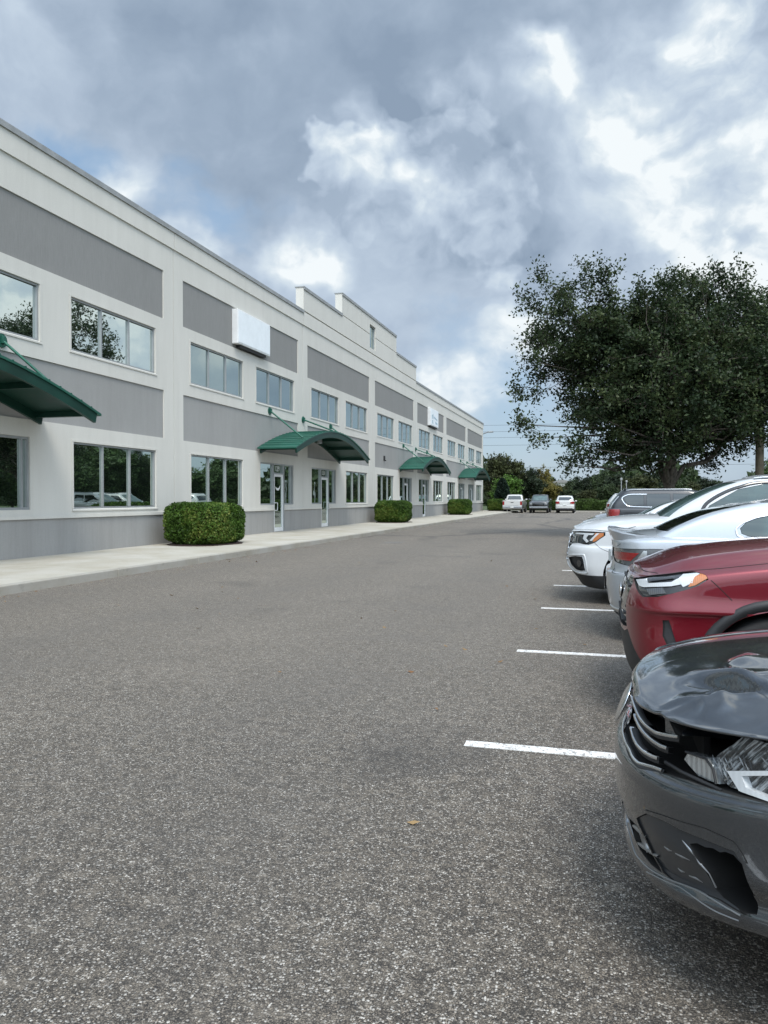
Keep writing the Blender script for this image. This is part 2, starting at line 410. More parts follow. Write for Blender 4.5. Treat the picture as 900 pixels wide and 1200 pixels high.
# ------------------------------------------------------------------ office building
bld = empty('office_building', (XF, 36.6, 0), 'long two storey office building of pale stucco with grey panels and stepped parapet', 'building')
B0 = 10.35
SHR = [B0 + 10.5 + 21 * k for k in range(-1, 4)]     # pilasters with shrubs
CAN = [B0 + 21 * k for k in range(-1, 4)]            # pilasters under canopies
PIL = [B0 + 10.5 * k for k in range(-2, 8)]
def topz(y):
    if 36.5 <= y <= 47.0: return 11.74
    if 31.35 <= y <= 52.35: return 10.7
    return 9.66
feat = []   # (kind, y0, y1, z0, z1)
bays = [(PIL[i], PIL[i + 1]) for i in range(9)]
for (a, b) in bays:
    feat.append(('panel_up', a + .55, b - .55, 6.85, 8.28)); feat.append(('panel_lo', a + .55, b - .55, 3.30, 4.73))
    feat.append(('win_up', a + 1.0, a + 4.7, 5.15, 6.47)); feat.append(('win_up', b - 4.7, b - 1.0, 5.15, 6.47))
    cleft = any(abs(a - c) < .1 for c in CAN)
    if cleft: feat.append(('door', a + 1.05, a + 4.35, 1.24, 2.9)); feat.append(('win_lo', a + 5.85, a + 9.5, 1.24, 2.9))
    else: feat.append(('door', b - 4.35, b - 1.05, 1.24, 2.9)); feat.append(('win_lo', b - 9.5, b - 5.85, 1.24, 2.9))
feat.append(('win_top', 41.25, 42.4, 9.95, 11.26))
doors = []
for f in feat:
    if f[0] == 'door':
        c = (f[1] + f[2]) / 2 + (0.12 if any(abs(f[1] - 1.05 - q) < .1 for q in CAN) else 0.15)
        doors.append((c - .53, c + .53))
ycuts = {Y0B, Y1B, 31.35, 36.5, 47.0, 52.35}; zcuts = {0.0, 1.02, 1.10, 9.00, 9.06, 9.64, 9.66, 9.70, 10.66, 10.70, 11.74, 6.70, 6.72}
for k, a, b, c, d in feat: ycuts |= {a, b}; zcuts |= {c, d}
for a, b in doors: ycuts |= {a, b}
for p in PIL: ycuts |= {p - .012, p + .012}
ycuts = sorted(y for y in ycuts if Y0B <= y <= Y1B); zcuts = sorted(zcuts)
ys = np.array(ycuts); zs = np.array(zcuts)
dep = np.zeros((len(ys) - 1, len(zs) - 1)); own = np.zeros_like(dep, dtype=int)   # own 0 wall, 1 plinth, -1 opening/panel, -9 outside
for i in range(len(ys) - 1):
    yc = (ys[i] + ys[i + 1]) / 2
    for j in range(len(zs) - 1):
        zc = (zs[j] + zs[j + 1]) / 2
        if zc > topz(yc): own[i, j] = -9; dep[i, j] = -.32; continue
        d = 0.0; o = 0
        if zc < 1.02: o = 1; d = -0.01
        elif zc < 1.10: d = 0.035
        if 9.06 < zc < 9.66: d = 0.045
        if zc > 9.06 and 9.64 < zc < 9.70 and topz(yc) > 9.7: d = -0.015
        if zc > 9.7: d = 0.045
        if topz(yc) > 10.8 and 10.66 < zc < 10.70: d = 0.0
        if any(abs(yc - p) < .012 for p in PIL) and 1.1 < zc: d -= 0.02
        for k, a, b, c, e in feat:
            if a < yc < b and c < zc < e: o = -1; d = -.035 if k.startswith('panel') else -.13
        for a, b in doors:
            if a < yc < b and zc < 2.9: o = -1; d = -.13
        dep[i, j] = d; own[i, j] = o
wall, plinth = MB(), MB()
ni, nj = dep.shape
def side(mb, p, q, d0, d1, mi=0):
    mb.quad((XF + d0, p[0], p[1]), (XF + d1, p[0], p[1]), (XF + d1, q[0], q[1]), (XF + d0, q[0], q[1]))
for i in range(ni):
    for j in range(nj):
        o = own[i, j]; mb = plinth if o == 1 else wall
        if o in (0, 1):
            x = XF + dep[i, j]
            mb.quad((x, ys[i], zs[j]), (x, ys[i + 1], zs[j]), (x, ys[i + 1], zs[j + 1]), (x, ys[i], zs[j + 1]))
        if i + 1 < ni and abs(dep[i, j] - dep[i + 1, j]) > 1e-4: side(wall if 1 not in (own[i, j], own[i + 1, j]) else plinth, (ys[i + 1], zs[j]), (ys[i + 1], zs[j + 1]), dep[i, j], dep[i + 1, j])
        if j + 1 < nj and abs(dep[i, j] - dep[i, j + 1]) > 1e-4: side(wall, (ys[i], zs[j + 1]), (ys[i + 1], zs[j + 1]), dep[i, j], dep[i, j + 1])
for j in range(nj):
    for i, e in ((0, 0), (ni - 1, ni)):
        if own[i, j] > -5: side(wall, (ys[e], zs[j]), (ys[e], zs[j + 1]), dep[i, j], -.32)
for i in range(ni):
    if own[i, nj - 1] > -5: side(wall, (ys[i], zs[nj]), (ys[i + 1], zs[nj]), dep[i, nj - 1], -.32)
    zt = topz((ys[i] + ys[i + 1]) / 2)
    wall.quad((XF - .32, ys[i], 9.0), (XF - .32, ys[i + 1], 9.0), (XF - .32, ys[i + 1], zt), (XF - .32, ys[i], zt))
# body of the building behind the facade
wall.box((XF - 20, Y0B + .01, 0), (XF - .33, Y1B - .01, 9.3)); wall.box((XF - 20.3, Y0B, 0), (XF - 20, Y1B, 9.66))
wall.box((XF - 20, Y1B - .3, 9.3), (XF - .33, Y1B, 9.66)); wall.box((XF - 20, Y0B, 9.3), (XF - .33, Y0B + .3, 9.66))
LOC = Vector((XF, 36.6, 0))
def bpart(mb, name, mat, parent=None, fix=True):
    """parts of the building: world coordinates -> building frame"""
    mb.v = [(v[0] - LOC.x, v[1] - LOC.y, v[2] - LOC.z) for v in mb.v]
    return mb.build(name, mat, parent or bld, fix)
bpart(wall, 'wall', M['wall'], fix=False); split_parts(bpart(plinth, 'plinth', M['plinth'], fix=False))
mb = MB(); mb.quad((XF - 20, Y0B, 9.33), (XF - .33, Y0B, 9.33), (XF - .33, Y1B, 9.33), (XF - 20, Y1B, 9.33)); bpart(mb, 'roof', M['roof'])
mb = MB()   # metal coping caps, one run per parapet level
for a, b, z in ((Y0B, 31.35, 9.66), (31.35, 36.5, 10.7), (36.5, 47.0, 11.74), (47.0, 52.35, 10.7), (52.35, Y1B, 9.66)):
    mb.box((XF - .36, a - (0.03 if z > 9.7 else 0), z - .003), (XF + .085, b + (.03 if z > 9.7 else 0), z + .035)); mb.box((XF + .0455, a + .001, z - .10), (XF + .085, b - .001, z - .004))
bpart(mb, 'coping', M['coping'])
for k, a, b, c, d in feat:
    if k.startswith('panel'):
        mb = MB(); mb.quad((XF - .035, a, c), (XF - .035, b, c), (XF - .035, b, d), (XF - .035, a, d)); bpart(mb, 'accent_panel', M[k], fix=False)
def frame_mb(a, b, c, d, nm, w=.046, x0=-.125, x1=-.035, jambs=True):
    mb = MB()
    mb.box((XF + x0, a + .002, c), (XF + x1, b - .002, c + w)); mb.box((XF + x0, a + .002, d - w), (XF + x1, b - .002, d - .002))
    ev = [a + .002 + (b - a - .004 - w) * i / nm for i in range(nm + 1)]
    for e in ev: mb.box((XF + x0, e, c + w), (XF + x1 + (.004 if 0 else 0), e + w, d - w))
    return mb, ev
for k, a, b, c, d in feat:
    if k.startswith('win'):
        up = k != 'win_lo'; nm = 3 if k != 'win_top' else 1
        f, ev = frame_mb(a, b, c, d, nm)
        # raised stucco surround and sloping sill
        fo = bpart(f, 'window', M['frame'] if up else M['frame'])
        s = MB(); s.prism([(XF + .001, c - .06), (XF + .022, c - .06), (XF + .022, c - .02), (XF + .001, c - .003)], 'y', a - .07, b + .07)
        s.box((XF + .001, a - .07, d + .004), (XF + .012, b + .07, d + .06)); s.box((XF + .001, a - .07, c), (XF + .012, a - .004, d + .002)); s.box((XF + .001, b + .004, c), (XF + .012, b + .07, d + .002)); bpart(s, 'surround', M['wall'], fo)
        for e in (range(nm)):
            g = MB(); y0, y1 = ev[e] + .056, ev[e + 1] - .001; tl = random.uniform(-.004, .004)
            g.quad((XF - .09 + tl, y0, c + .056), (XF - .09 - tl, y1, c + .056), (XF - .09 - tl + .003, y1, d - .056), (XF - .09 + tl + .003, y0, d - .056))
            far = a > 21 
            bpart(g, 'pane', M['glass_up'] if (up and not far) else (M['glass_mid'] if up else M['glass_lo']), fo, fix=False)
numbers = {29: '129', 34: '131'}
def text_mesh(body, size, ext=.002):
    cu = bpy.data.curves.new('lettering', 'FONT'); cu.body = body; cu.size = size; cu.extrude = ext; cu.align_x = 'CENTER'; cu.align_y = 'CENTER'
    o = bpy.data.objects.new('tmp', cu); COL.objects.link(o)
    me = bpy.data.meshes.new_from_object(o); bpy.data.objects.remove(o); bpy.data.curves.remove(cu)
    return me
fd = [f for f in feat if f[0] == 'door']
for (k, a, b, c, d), (da, db) in zip(fd, doors):
    # two sidelights and a tall glazed door with a transom
    for (p, q) in ((a, da), (db, b)):
        mb = MB(); w = .055
        mb.box((XF - .125, p + .002, c), (XF - .035, q - .002, c + w)); mb.box((XF - .125, p + .002, d - w), (XF - .035, q - .002, d - .002))
        for e in (p + .002, q - .002 - w): mb.box((XF - .125, e, c + w), (XF - .035, e + w, d - w))
        if q == b: mb.box((XF - .125, q - .24, c + w), (XF - .035, q - .19, d - w))
        fo = bpart(mb, 'sidelight', M['frame'])
        g = MB(); g.quad((XF - .09, p + .057, c + w), (XF - .09, q - .06, c + w), (XF - .09, q - .06, d - w), (XF - .09, p + .057, d - w)); bpart(g, 'pane', M['glass_lo'], fo, fix=False)
    mb = MB()
    for e in (da + .002, db - .052): mb.box((XF - .125, e, .15), (XF - .02, e + .05, 2.9))
    mb.box((XF - .125, da + .052, 2.85), (XF - .02, db - .052, 2.898)); mb.box((XF - .125, da + .052, 2.48), (XF - .02, db - .052, 2.53))
    fr = bpart(mb, 'door_frame', M['frame'])
    g = MB(); g.quad((XF - .10, da + .05, 2.53), (XF - .10, db - .05, 2.53), (XF - .10, db - .05, 2.85), (XF - .10, da + .05, 2.85)); bpart(g, 'transom', M['glass_lo'], fr, fix=False)
    key = int(round((da + db) / 2))
    if key in numbers:
        me = text_mesh(numbers[key], .30); o = mesh_obj('number', me, M['decal'], fr)
        o.matrix_local = Matrix.Translation((-.092, (da + db) / 2 - LOC.y, 2.69)) @ Matrix.Rotation(R(90), 4, 'Z') @ Matrix.Rotation(R(90), 4, 'X')
    mb = MB(); w = .105; y0, y1 = da + .056, db - .056
    mb.box((XF - .10, y0, .165), (XF - .045, y0 + w, 2.475)); mb.box((XF - .10, y1 - w, .165), (XF - .045, y1, 2.475))
    mb.box((XF - .10, y0 + w, .165), (XF - .045, y1 - w, .165 + .16)); mb.box((XF - .10, y0 + w, 2.475 - .10), (XF - .045, y1 - w, 2.475))
    do = bpart(mb, 'door', M['frame_white'])
    g = MB(); g.quad((XF - .075, y0 + w, .325), (XF - .075, y1 - w, .325), (XF - .075, y1 - w, 2.375), (XF - .075, y0 + w, 2.375)); bpart(g, 'pane', M['glass_lo'], do, fix=False)
    hs = y0 + w * .5 if any(abs(b + 1.05 - q) < .2 for q in CAN) else y1 - w * .5
    h = MB(); sg = 1 if hs < (y0 + y1) / 2 else -1
    h.tube([(XF - .045, hs, 1.02), (XF + .03, hs, 1.02), (XF + .03, hs + sg * .16, 1.02), (XF + .03, hs + sg * .16, 1.32), (XF + .03, hs, 1.32), (XF - .045, hs, 1.32)], .014); bpart(h, 'handle', M['frame_white'], do)
    if key == 29:
        h = MB(); yc = (da + db) / 2; h.prism([(yc - .26, 1.98), (yc - .1, 1.92), (yc, 1.90), (yc + .1, 1.93), (yc + .25, 2.03), (yc + .2, 1.9), (yc + .08, 1.82), (yc - .08, 1.82), (yc - .2, 1.90)], 'x', XF - .0745, XF - .071); bpart(h, 'decal', M['decal'], do)
# canopies: barrel-vaulted standing-seam roof, arched beams, brackets, tie rods
for c in [B0, 31.35, 52.35, 73.35]:
    proj, hw, zlo, zhi = 1.55, 4.73, 3.42, 4.36
    N = 28
    def arch(t, dz=0.0): return (c + hw * t, zlo + (zhi - zlo) * (math.cos(t * math.pi / 2 * .86) - math.cos(math.pi / 2 * .86)) / (1 - math.cos(math.pi / 2 * .86)) + dz)
    ts = [-1 + 2 * i / N for i in range(N + 1)]
    mb = MB()
    up = [arch(t) for t in ts]; dn = [arch(t, -.05) for t in ts]
    mb.prism(up + dn[::-1], 'x', XF + .05, XF + proj + .08)
    for i, t in enumerate(ts[1:-1]):           # standing seams
        y, z = arch(t)
        mb.box((XF + .06, y - .012, z - .01), (XF + proj + .085, y + .010, z + .020))
    ro = bpart(mb, 'canopy', M['green'])
    b2 = MB()
    sf = MB(); s1 = [arch(t * .985, -.053) for t in ts]; s2 = [arch(t * .985, -.075) for t in ts]; sf.prism(s1 + s2[::-1], 'x', XF + .152, XF + proj - .022); bpart(sf, 'soffit', M['green_dark'], ro)  # dark liner: the shade under the canopy put into its colour
    for x in (XF + .08, XF + proj - .02):
        a1 = [arch(t * .975, -.052) for t in ts]; a2 = [arch(t * .965, -.27) for t in ts]
        b2.prism(a1 + a2[::-1], 'x', x, x + .07)
    for t in (-.93, -.62, -.31, 0, .31, .62, .93):
        y, z = arch(t); b2.box((XF + .152, y - .04, z - .19), (XF + proj - .022, y + .04, z - .07))
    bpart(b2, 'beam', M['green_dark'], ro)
    r = MB()
    for yy in (c - 3.5, c, c + 3.5):
        y, z = arch((yy - c) / hw); mid = yy + (0.35 if yy < c else (-.35 if yy > c else 0)) * 0
        r = MB(); r.tube([(XF + .04, yy, 4.93), (XF + proj - .15, yy, z + .05)], .032, 8)
        bpart(r, 'tie_rod', M['green'], ro)
        r = MB(); r.tube([(XF + .001, yy, 4.93), (XF + .035, yy, 4.93)], .15, 14); r.box((XF + .036, yy - .05, 4.86), (XF + .10, yy + .05, 5.02), bev=.01); bpart(r, 'bracket', M['green'], ro)
    r = MB(); r.tube([(XF + .75, c + .05, 3.88), (XF + .75, c + .05, 4.18)], .12, 14); bpart(r, 'canopy_light', M['frame'], ro)
# rooftop-wall spout and small scupper marks
mb = MB(); mb.box((XF - .03, 44.3, 3.75), (XF + .03, 44.5, 4.05), bev=.01); mb.tube([(XF + .03, 44.4, 3.8), (XF + .10, 44.4, 3.74)], .03, 8); bpart(mb, 'wall_hydrant', M['dark'])
# two box signs
def box_sign(y0, y1, z0, z1, logo, label):
    root = empty('wall_sign', (XF, (y0 + y1) / 2, z0), label, 'sign')
    hy = (y1 - y0) / 2; hz = z1 - z0
    mb = MB(); mb.box((-.033, -hy, 0), (.20, hy, hz), bev=.02); mb.build('cabinet', M['frame_white'], root)
    mb = MB(); mb.box((.201, -hy + .06, .06), (.212, hy - .06, hz - .06)); f = mb.build('sign_face', M['white_sign'], root)
    mb = MB(); mb.box((.0, -hy * .8, -.09), (.15, hy * .8, -.002)); mb.build('raceway', M['dark'], root)
    if logo:
        mb = MB()
        mb.prism([(-.95, .78), (-.55, .95), (-.42, .6), (-.8, .5)], 'x', .2125, .216); mb.prism([(-.25, .62), (.95, .5), (.95, .62), (-.25, .78)], 'x', .2125, .216)
        mb.prism([(-.9, .42), (-.6, .46), (-.5, .15), (-.85, .2)], 'x', .2125, .216); mb.prism([(.25, .24), (1.0, .2), (1.0, .34), (.25, .42)], 'x', .2125, .216)
        mb.build('logo', M['sign_blue'], f)
box_sign(24.75, 27.5, 6.98, 8.2, False, 'blank white box sign on the grey panel nearest the camera')
box_sign(56.3, 59.2, 6.98, 8.3, True, 'white box sign with faint blue logo high on the far facade')
# ------------------------------------------------------------------ vegetation
RV = Vector((math.cos(YAW), math.sin(YAW), 0)); FV = Vector((-math.sin(YAW), math.cos(YAW), 0))
def leaves_mesh(name, P, size, rng, nrm=None, flat=0.35, squash=0.55):
    """P: n x 3 positions -> one mesh of small folded leaf faces"""
    n = len(P)
    if nrm is None: N = rng.normal(size=(n, 3)); N[:, 2] = np.abs(N[:, 2]) * (1 + flat)
    else: N = nrm + rng.normal(size=(n, 3)) * 0.55
    N /= np.linalg.norm(N, axis=1)[:, None] + 1e-9
    A = rng.normal(size=(n, 3)); T = np.cross(N, A); T /= np.linalg.norm(T, axis=1)[:, None] + 1e-9
    B = np.cross(N, T)
    s = (size * rng.uniform(.6, 1.35, n))[:, None]
    fold = N * s * rng.uniform(-.25, .25, n)[:, None]
    v = np.empty((n, 4, 3))
    v[:, 0] = P - T * s * .6; v[:, 1] = P + B * s * squash * .6 + fold; v[:, 2] = P + T * s * .6; v[:, 3] = P - B * s * squash * .6 + fold
    me = bpy.data.meshes.new(name)
    me.vertices.add(4 * n); me.vertices.foreach_set('co', v.reshape(-1))
    me.loops.add(4 * n); me.loops.foreach_set('vertex_index', np.arange(4 * n, dtype=np.int32))
    me.polygons.add(n); me.polygons.foreach_set('loop_start', np.arange(0, 4 * n, 4, dtype=np.int32))
    me.update(calc_edges=True)
    return me

def sample_lobes(lobes, n, rng, shell=0.5):
    """cluster centres in a union of ellipsoid lobes, thicker towards their outsides"""
    vol = np.array([l[3] ** 3 for l in lobes]); pr = vol / vol.sum(); out = []
    while len(out) < n:
        l = lobes[rng.choice(len(lobes), p=pr)]
        d = rng.normal(size=3); d /= np.linalg.norm(d)
        rr = l[3] * (shell + (1 - shell) * rng.random() ** .6)
        sq = l[4] if len(l) > 4 else 1.0
        p = np.array(l[:3]) + d * rr * np.array((1, 1, sq))
        out.append(p)
    return np.array(out)

def tree_meshes(lobes, seed, n_cl, per, spread, leaf, fork=1.9, trunk_r=.34, lean=(0, 0), zmin=1.6, n_limb=7):
    rng = np.random.default_rng(seed)
    C = sample_lobes(lobes, n_cl, rng); C = C[C[:, 2] > zmin]
    mb = MB()
    fk = Vector((lean[0], lean[1], fork))
    mb.tube([(0, 0, -0.1), (0.0, 0, 0.15), (lean[0] * .4, lean[1] * .4, fork * .5), fk], [trunk_r * 1.5, trunk_r * 1.12, trunk_r * .92, trunk_r], 12)
    nodes = []      # limb nodes with radius
    order = sorted(lobes, key=lambda l: -l[3])[:n_limb]
    for l in order:
        e = Vector(l[:3]) + Vector((0, 0, l[3] * .35)); pts = []; rs = []
        k = 7; r0 = trunk_r * rng.uniform(.28, .46)
        for i in range(k + 1):
            t = i / k; p = fk.lerp(e, t) + Vector((0, 0, -1)) * (math.sin(t * math.pi) * (fk - e).length * .06)
            if 0 < i < k: p += Vector(rng.normal(size=3)) * .16 * (1 + t)
            pts.append(p); rs.append(r0 * (1 - t) ** .8 + .03)
            if i > 1: nodes.append((p, rs[-1]))
        pts[0] = fk - Vector((0, 0, .25)); mb.tube(pts, rs, 8)
    NP = np.array([n[0][:] for n in nodes])
    P = []
    for c in C:
        i = int(np.argmin(((NP - c) ** 2).sum(1) + (NP[:, 2] > c[2] + .4) * 3.0)); a = nodes[i][0]; r = min(nodes[i][1] * .5, .07)
        cv = Vector(c); m = a.lerp(cv, .5) + Vector(rng.normal(size=3)) * .18
        mb.tube([a, m, cv], [r + .01, r * .6 + .006, .008], 5, cap=False)
        out = (c - np.array((0, 0, fork + 2.0))); out /= np.linalg.norm(out) + 1e-6
        tw = rng.integers(7, 11)
        for q in range(tw):
            d = rng.normal(size=3) * .8 + out * .75; d[2] = d[2] * .75 + .12; d /= np.linalg.norm(d)
            L = spread * rng.uniform(.5, 1.25); m_ = max(3, per // tw)
            t = rng.random(m_) ** .75
            P.append(c + d * (t * L)[:, None] + rng.normal(size=(m_, 3)) * (spread * .14 + .02))
            if q % 3 == 0: mb.tube([cv, Vector(c + d * L * .9)], [.010, .004], 4, cap=False)
    P = np.concatenate(P); P = P[P[:, 2] > zmin * .8]
    return mb.mesh('trunk', True), leaves_mesh('crown', P, leaf, rng)

def place_tree(name, loc, meshes, mats, label, cat='tree', group=None, rz=0.0, sc=1.0):
    root = empty(name, loc, label, cat, group); root.rotation_euler = (0, 0, rz); root.scale = (sc, sc, sc)
    mesh_obj('trunk', meshes[0], None, root); mesh_obj('crown', meshes[1], None, root)
    if not meshes[0].materials: meshes[0].materials.append(mats[0]); meshes[1].materials.append(mats[1])
    return root

# the big oak beside the stall row; lobes as (right, forward, up, radius)
oak_px = [(668, 392, 62, 0), (722, 440, 92, .5), (640, 445, 44, -.5), (612, 458, 24, .3), (792, 372, 62, .6), (800, 450, 95, -.3), (868, 395, 74, .8), (920, 440, 80, 0),
          (690, 515, 46, -1), (762, 522, 46, -1.2), (880, 480, 52, -.8), (645, 348, 32, .4), (700, 350, 34, -.4), (830, 345, 36, -.6), (884, 335, 36, -.5), (640, 500, 26, .2), (672, 545, 22, -.8), (830, 510, 40, 1.0), (655, 410, 50, 0), (735, 385, 50, -1), (640, 372, 40, .3), (632, 345, 26, -.2), (690, 330, 30, .3), (604, 440, 26, 0), (612, 488, 24, .2)]
S = 0.0362
lob = []
for u, v, r, dz in oak_px:
    a, z, rr = (u - 776) * S, 1.5 + (584 - v - 10) * S * .97, r * S * .88
    p = RV * a + FV * (dz * 1.2); lob.append((p.x, p.y, z, rr * .80))
    if r > 45:
        for s_ in (-.75, .30):
            q = RV * (a * .6) + FV * (s_ * rr * .9); lob.append((q.x, q.y, max(3.6, z - .5), rr * .72))
OAK = tree_meshes(lob, 11, 860, 205, .80, .115, fork=2.0, trunk_r=.215, lean=(-.1, 0), zmin=2.6, n_limb=7)
place_tree('oak_tree', (2.62, 32.1, 0.1), OAK, (M['bark'], M['oak']), 'large dark green live oak with low spreading crown behind the parked cars')
OAKG = 'oaks beyond the stall row'
for i, (x, y, rz, sc, lb) in enumerate([(19.0, 62, 2.2, .62, 'oak at the right edge of the lot farther off than the big live oak'),]):
    r = empty('oak_tree', (x, y, .1), lb, 'tree'); r.rotation_euler = (0, 0, rz); r.scale = (sc,) * 3
    mesh_obj('trunk', OAK[0], None, r); mesh_obj('crown', OAK[1], None, r)

def leafmat(name, c): return m_leaf(name, (tuple(x * .75 for x in c), tuple(x * 1.45 for x in c), tuple(min(1, x * 2.4) for x in c)), .55, .2)
LM = {k: leafmat('leaf_' + k, c) for k, c in dict(dark=(.020, .030, .016), olive=(.038, .045, .018), bright=(.060, .115, .022), yellow=(.11, .095, .026), mid=(.032, .048, .020), conifer=(.010, .020, .013), belt=(.045, .072, .026)).items()}
def round_lobes(w, h, z0, rng, n=9):
    L = []
    for k in range(n):
        a = rng.uniform(0, 6.28); rr = rng.random() ** .5 * w * .28; z = rng.uniform(z0 + .25 * h, z0 + .78 * h); s = 1 - abs((z - z0) / h - .5) * .7
        L.append((rr * math.cos(a) * s, rr * math.sin(a) * s, z, rng.uniform(.22, .34) * w * s, .8))
    L.append((0, 0, z0 + h * .80, w * .22, .8)); L.append((0, 0, z0 + h * .45, w * .36, .9)); return L
PROTO = {}
for i in range(4):
    rng = np.random.default_rng(50 + i)
    PROTO[i] = tree_meshes(round_lobes(5.2, 5.2, 1.0, rng), 60 + i, 150, 75, .75, .24, fork=1.3, trunk_r=.16, zmin=.7, n_limb=5)
rr = random.Random(3)
def bg_tree(u, vtop, d, mat, label, proto=0, wide=1.0, group='trees beyond the parking lot', base=0.0):
    """tree standing at forward distance d whose top reaches the given height"""
    t = (u - CU) / F_PX; p = RV * (t * d) + FV * d
    H = EYE + (HV - vtop) / F_PX * d; sc = H / 6.35
    r = empty('background_tree', (p.x, p.y, base), label, 'tree', group); r.rotation_euler = (0, 0, rr.uniform(0, 6.28)); r.scale = (sc * wide, sc * wide, sc)
    me = PROTO[proto][1]
    cr = me.copy(); cr.materials.clear(); cr.materials.append(LM[mat])
    tr = PROTO[proto][0]
    if not tr.materials: tr.materials.append(M['bark'])
    mesh_obj('trunk', tr, None, r); mesh_obj('crown', cr, None, r)
bg_tree(585, 527, 96, 'olive', 'tall olive green tree rising right beside the far end of the building', 0, .85)
bg_tree(593, 557, 90, 'bright', 'bright green bushy tree behind the parked white pickup', 1, 1.15)
bg_tree(617, 548, 97, 'dark', 'dark rounded tree behind the parked dark pickup', 2, 1.0)
bg_tree(603, 550, 104, 'dark', 'dark tree between the tall olive tree and the rounded dark one', 3, .9)
bg_tree(636, 545, 108, 'yellow', 'slender tree with yellowing leaves behind the dark pickup', 3, .62)
bg_tree(643, 562, 104, 'yellow', 'low tree with yellow tinged leaves behind the white wagon', 0, 1.1)
far = [(658, 566, 118, 'olive'), (676, 560, 122, 'mid'), (694, 556, 112, 'dark'), (712, 553, 105, 'mid'), (730, 552, 100, 'dark'), (748, 556, 96, 'olive'), (766, 553, 104, 'dark'), (670, 571, 105, 'mid'), (690, 572, 98, 'olive'), (716, 568, 92, 'mid'), (742, 570, 90, 'olive'),
       (786, 558, 110, 'mid'), (806, 562, 112, 'olive'), (826, 560, 118, 'dark'), (843, 563, 120, 'mid'), (862, 565, 125, 'dark'), (884, 566, 125, 'mid'), (904, 562, 122, 'olive')]
words = ['first', 'second', 'third', 'fourth', 'fifth', 'sixth', 'seventh', 'eighth', 'ninth', 'tenth', 'eleventh']
for i, (u, v, d, m) in enumerate(far):
    nth = words[i] if i < 11 else words[i - 11]
    where = 'left of the oak trunk in the far tree line' if i < 11 else 'right of the oak trunk seen low over the car roofs'
    bg_tree(u, v, d, m, '%s background tree %s' % (nth, where), i % 4, 1.35)
# the tree belt on the far side of the stall row (seen in the ground-floor glass)
for i in range(15):
    y = 22 + i * 4.3; x = 16.5 + rr.uniform(-1.3, 1.8)
    r = empty('background_tree', (x, y, 0), 'dark green tree of the belt behind the stall row mirrored in the office windows', 'tree', 'tree belt mirrored in the office windows')
    s = rr.uniform(.72, 1.02); r.scale = (s * 1.15, s * 1.15, s); r.rotation_euler = (0, 0, rr.uniform(0, 6))
    cr = PROTO[i % 4][1].copy() if i < 4 else BELT[i % 4]
    if i < 4:
        if i == 0: BELT = []
        cr.materials.clear(); cr.materials.append(LM['belt']); BELT.append(cr)
    mesh_obj('trunk', PROTO[i % 4][0], None, r); mesh_obj('crown', cr, None, r)
# far wood closing the horizon
rng = np.random.default_rng(5)
n = 60000; ang = rng.uniform(-.75, .95, n); dd = rng.uniform(150, 240, n)
hh = 6.0 + 2.2 * np.sin(ang * 31) + 1.6 * np.sin(ang * 77 + 1) + 1.0 * np.sin(ang * 190)
P = np.stack([np.sin(ang) * dd, np.cos(ang) * dd, (rng.random(n) ** .7) * hh], 1)
o = mesh_obj('distant_woods', leaves_mesh('distant_woods', P, 1.5, rng), LM['mid']); tag(o, 'distant low woods along the horizon', 'woods', kind='stuff')

# clipped shrubs, hedges
def shrub_meshes(hx, hy, hz, n, leaf, seed, power=3.2):
    rng = np.random.default_rng(seed)
    d = rng.normal(size=(n, 3)); d /= np.linalg.norm(d, axis=1)[:, None]
    k = (np.abs(d[:, 0]) ** power + np.abs(d[:, 1]) ** power + np.abs(d[:, 2]) ** power) ** (-1 / power)
    s = np.array([1 + .07 * mnoise.noise(Vector(q) * 3.0) + .045 * mnoise.noise(Vector(q) * 11) for q in (d * 1.0)])
    P = d * (k * s * (1 - rng.random(n) ** 2 * .13))[:, None] * np.array((hx, hy, hz)); P[:, 2] += hz
    P = P[P[:, 2] > .03]
    lm = leaves_mesh('foliage', P, leaf, rng, nrm=d[:len(P)] * .8)
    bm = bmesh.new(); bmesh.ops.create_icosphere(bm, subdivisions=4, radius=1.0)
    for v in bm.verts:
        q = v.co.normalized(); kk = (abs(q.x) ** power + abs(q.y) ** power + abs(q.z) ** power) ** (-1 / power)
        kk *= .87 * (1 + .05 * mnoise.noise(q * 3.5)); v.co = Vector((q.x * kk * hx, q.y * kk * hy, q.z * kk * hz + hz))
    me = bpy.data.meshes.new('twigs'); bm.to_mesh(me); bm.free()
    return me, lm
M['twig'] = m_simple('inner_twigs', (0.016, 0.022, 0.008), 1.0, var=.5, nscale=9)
SM = shrub_meshes(.92, 1.14, .60, 30000, .058, 5, 4.6)
slab = {20.85: 'large clipped green shrub by the wall nearest the camera', 41.85: 'clipped box shrub between the first two green canopies', 62.85: 'clipped shrub between the far two canopies', 83.0: 'small clipped shrub at the far corner of the building', -.15: 'clipped shrub on the sidewalk behind the camera'}
SM[0].materials.append(M['twig']); SM[1].materials.append(M['shrub'])
for y, lb in slab.items():
    x = -11.35 if y < 80 else -11.0
    r = empty('clipped_shrub', (x, y - .35 if y < 30 else y, .16), lb, 'shrub', 'clipped shrubs along the facade'); r.rotation_euler = (0, 0, y)
    r.rotation_euler = (0, 0, 0 if y < 30 else math.pi); mesh_obj('twigs', SM[0], None, r); mesh_obj('foliage', SM[1], None, r)
    if y > 60: r.scale = (1, 1, 1.05)
    mb = MB(); pts = [(x + 1.0 * math.cos(a) * (1 + .06 * math.sin(5 * a)), (y - .35 if y < 30 else y) + 1.3 * math.sin(a)) for a in [i * math.pi / 12 for i in range(24)]]
    mb.prism(pts, 'z', .14, .175); tag(mb.build('mulch_bed', M['mulch']), kind='structure')
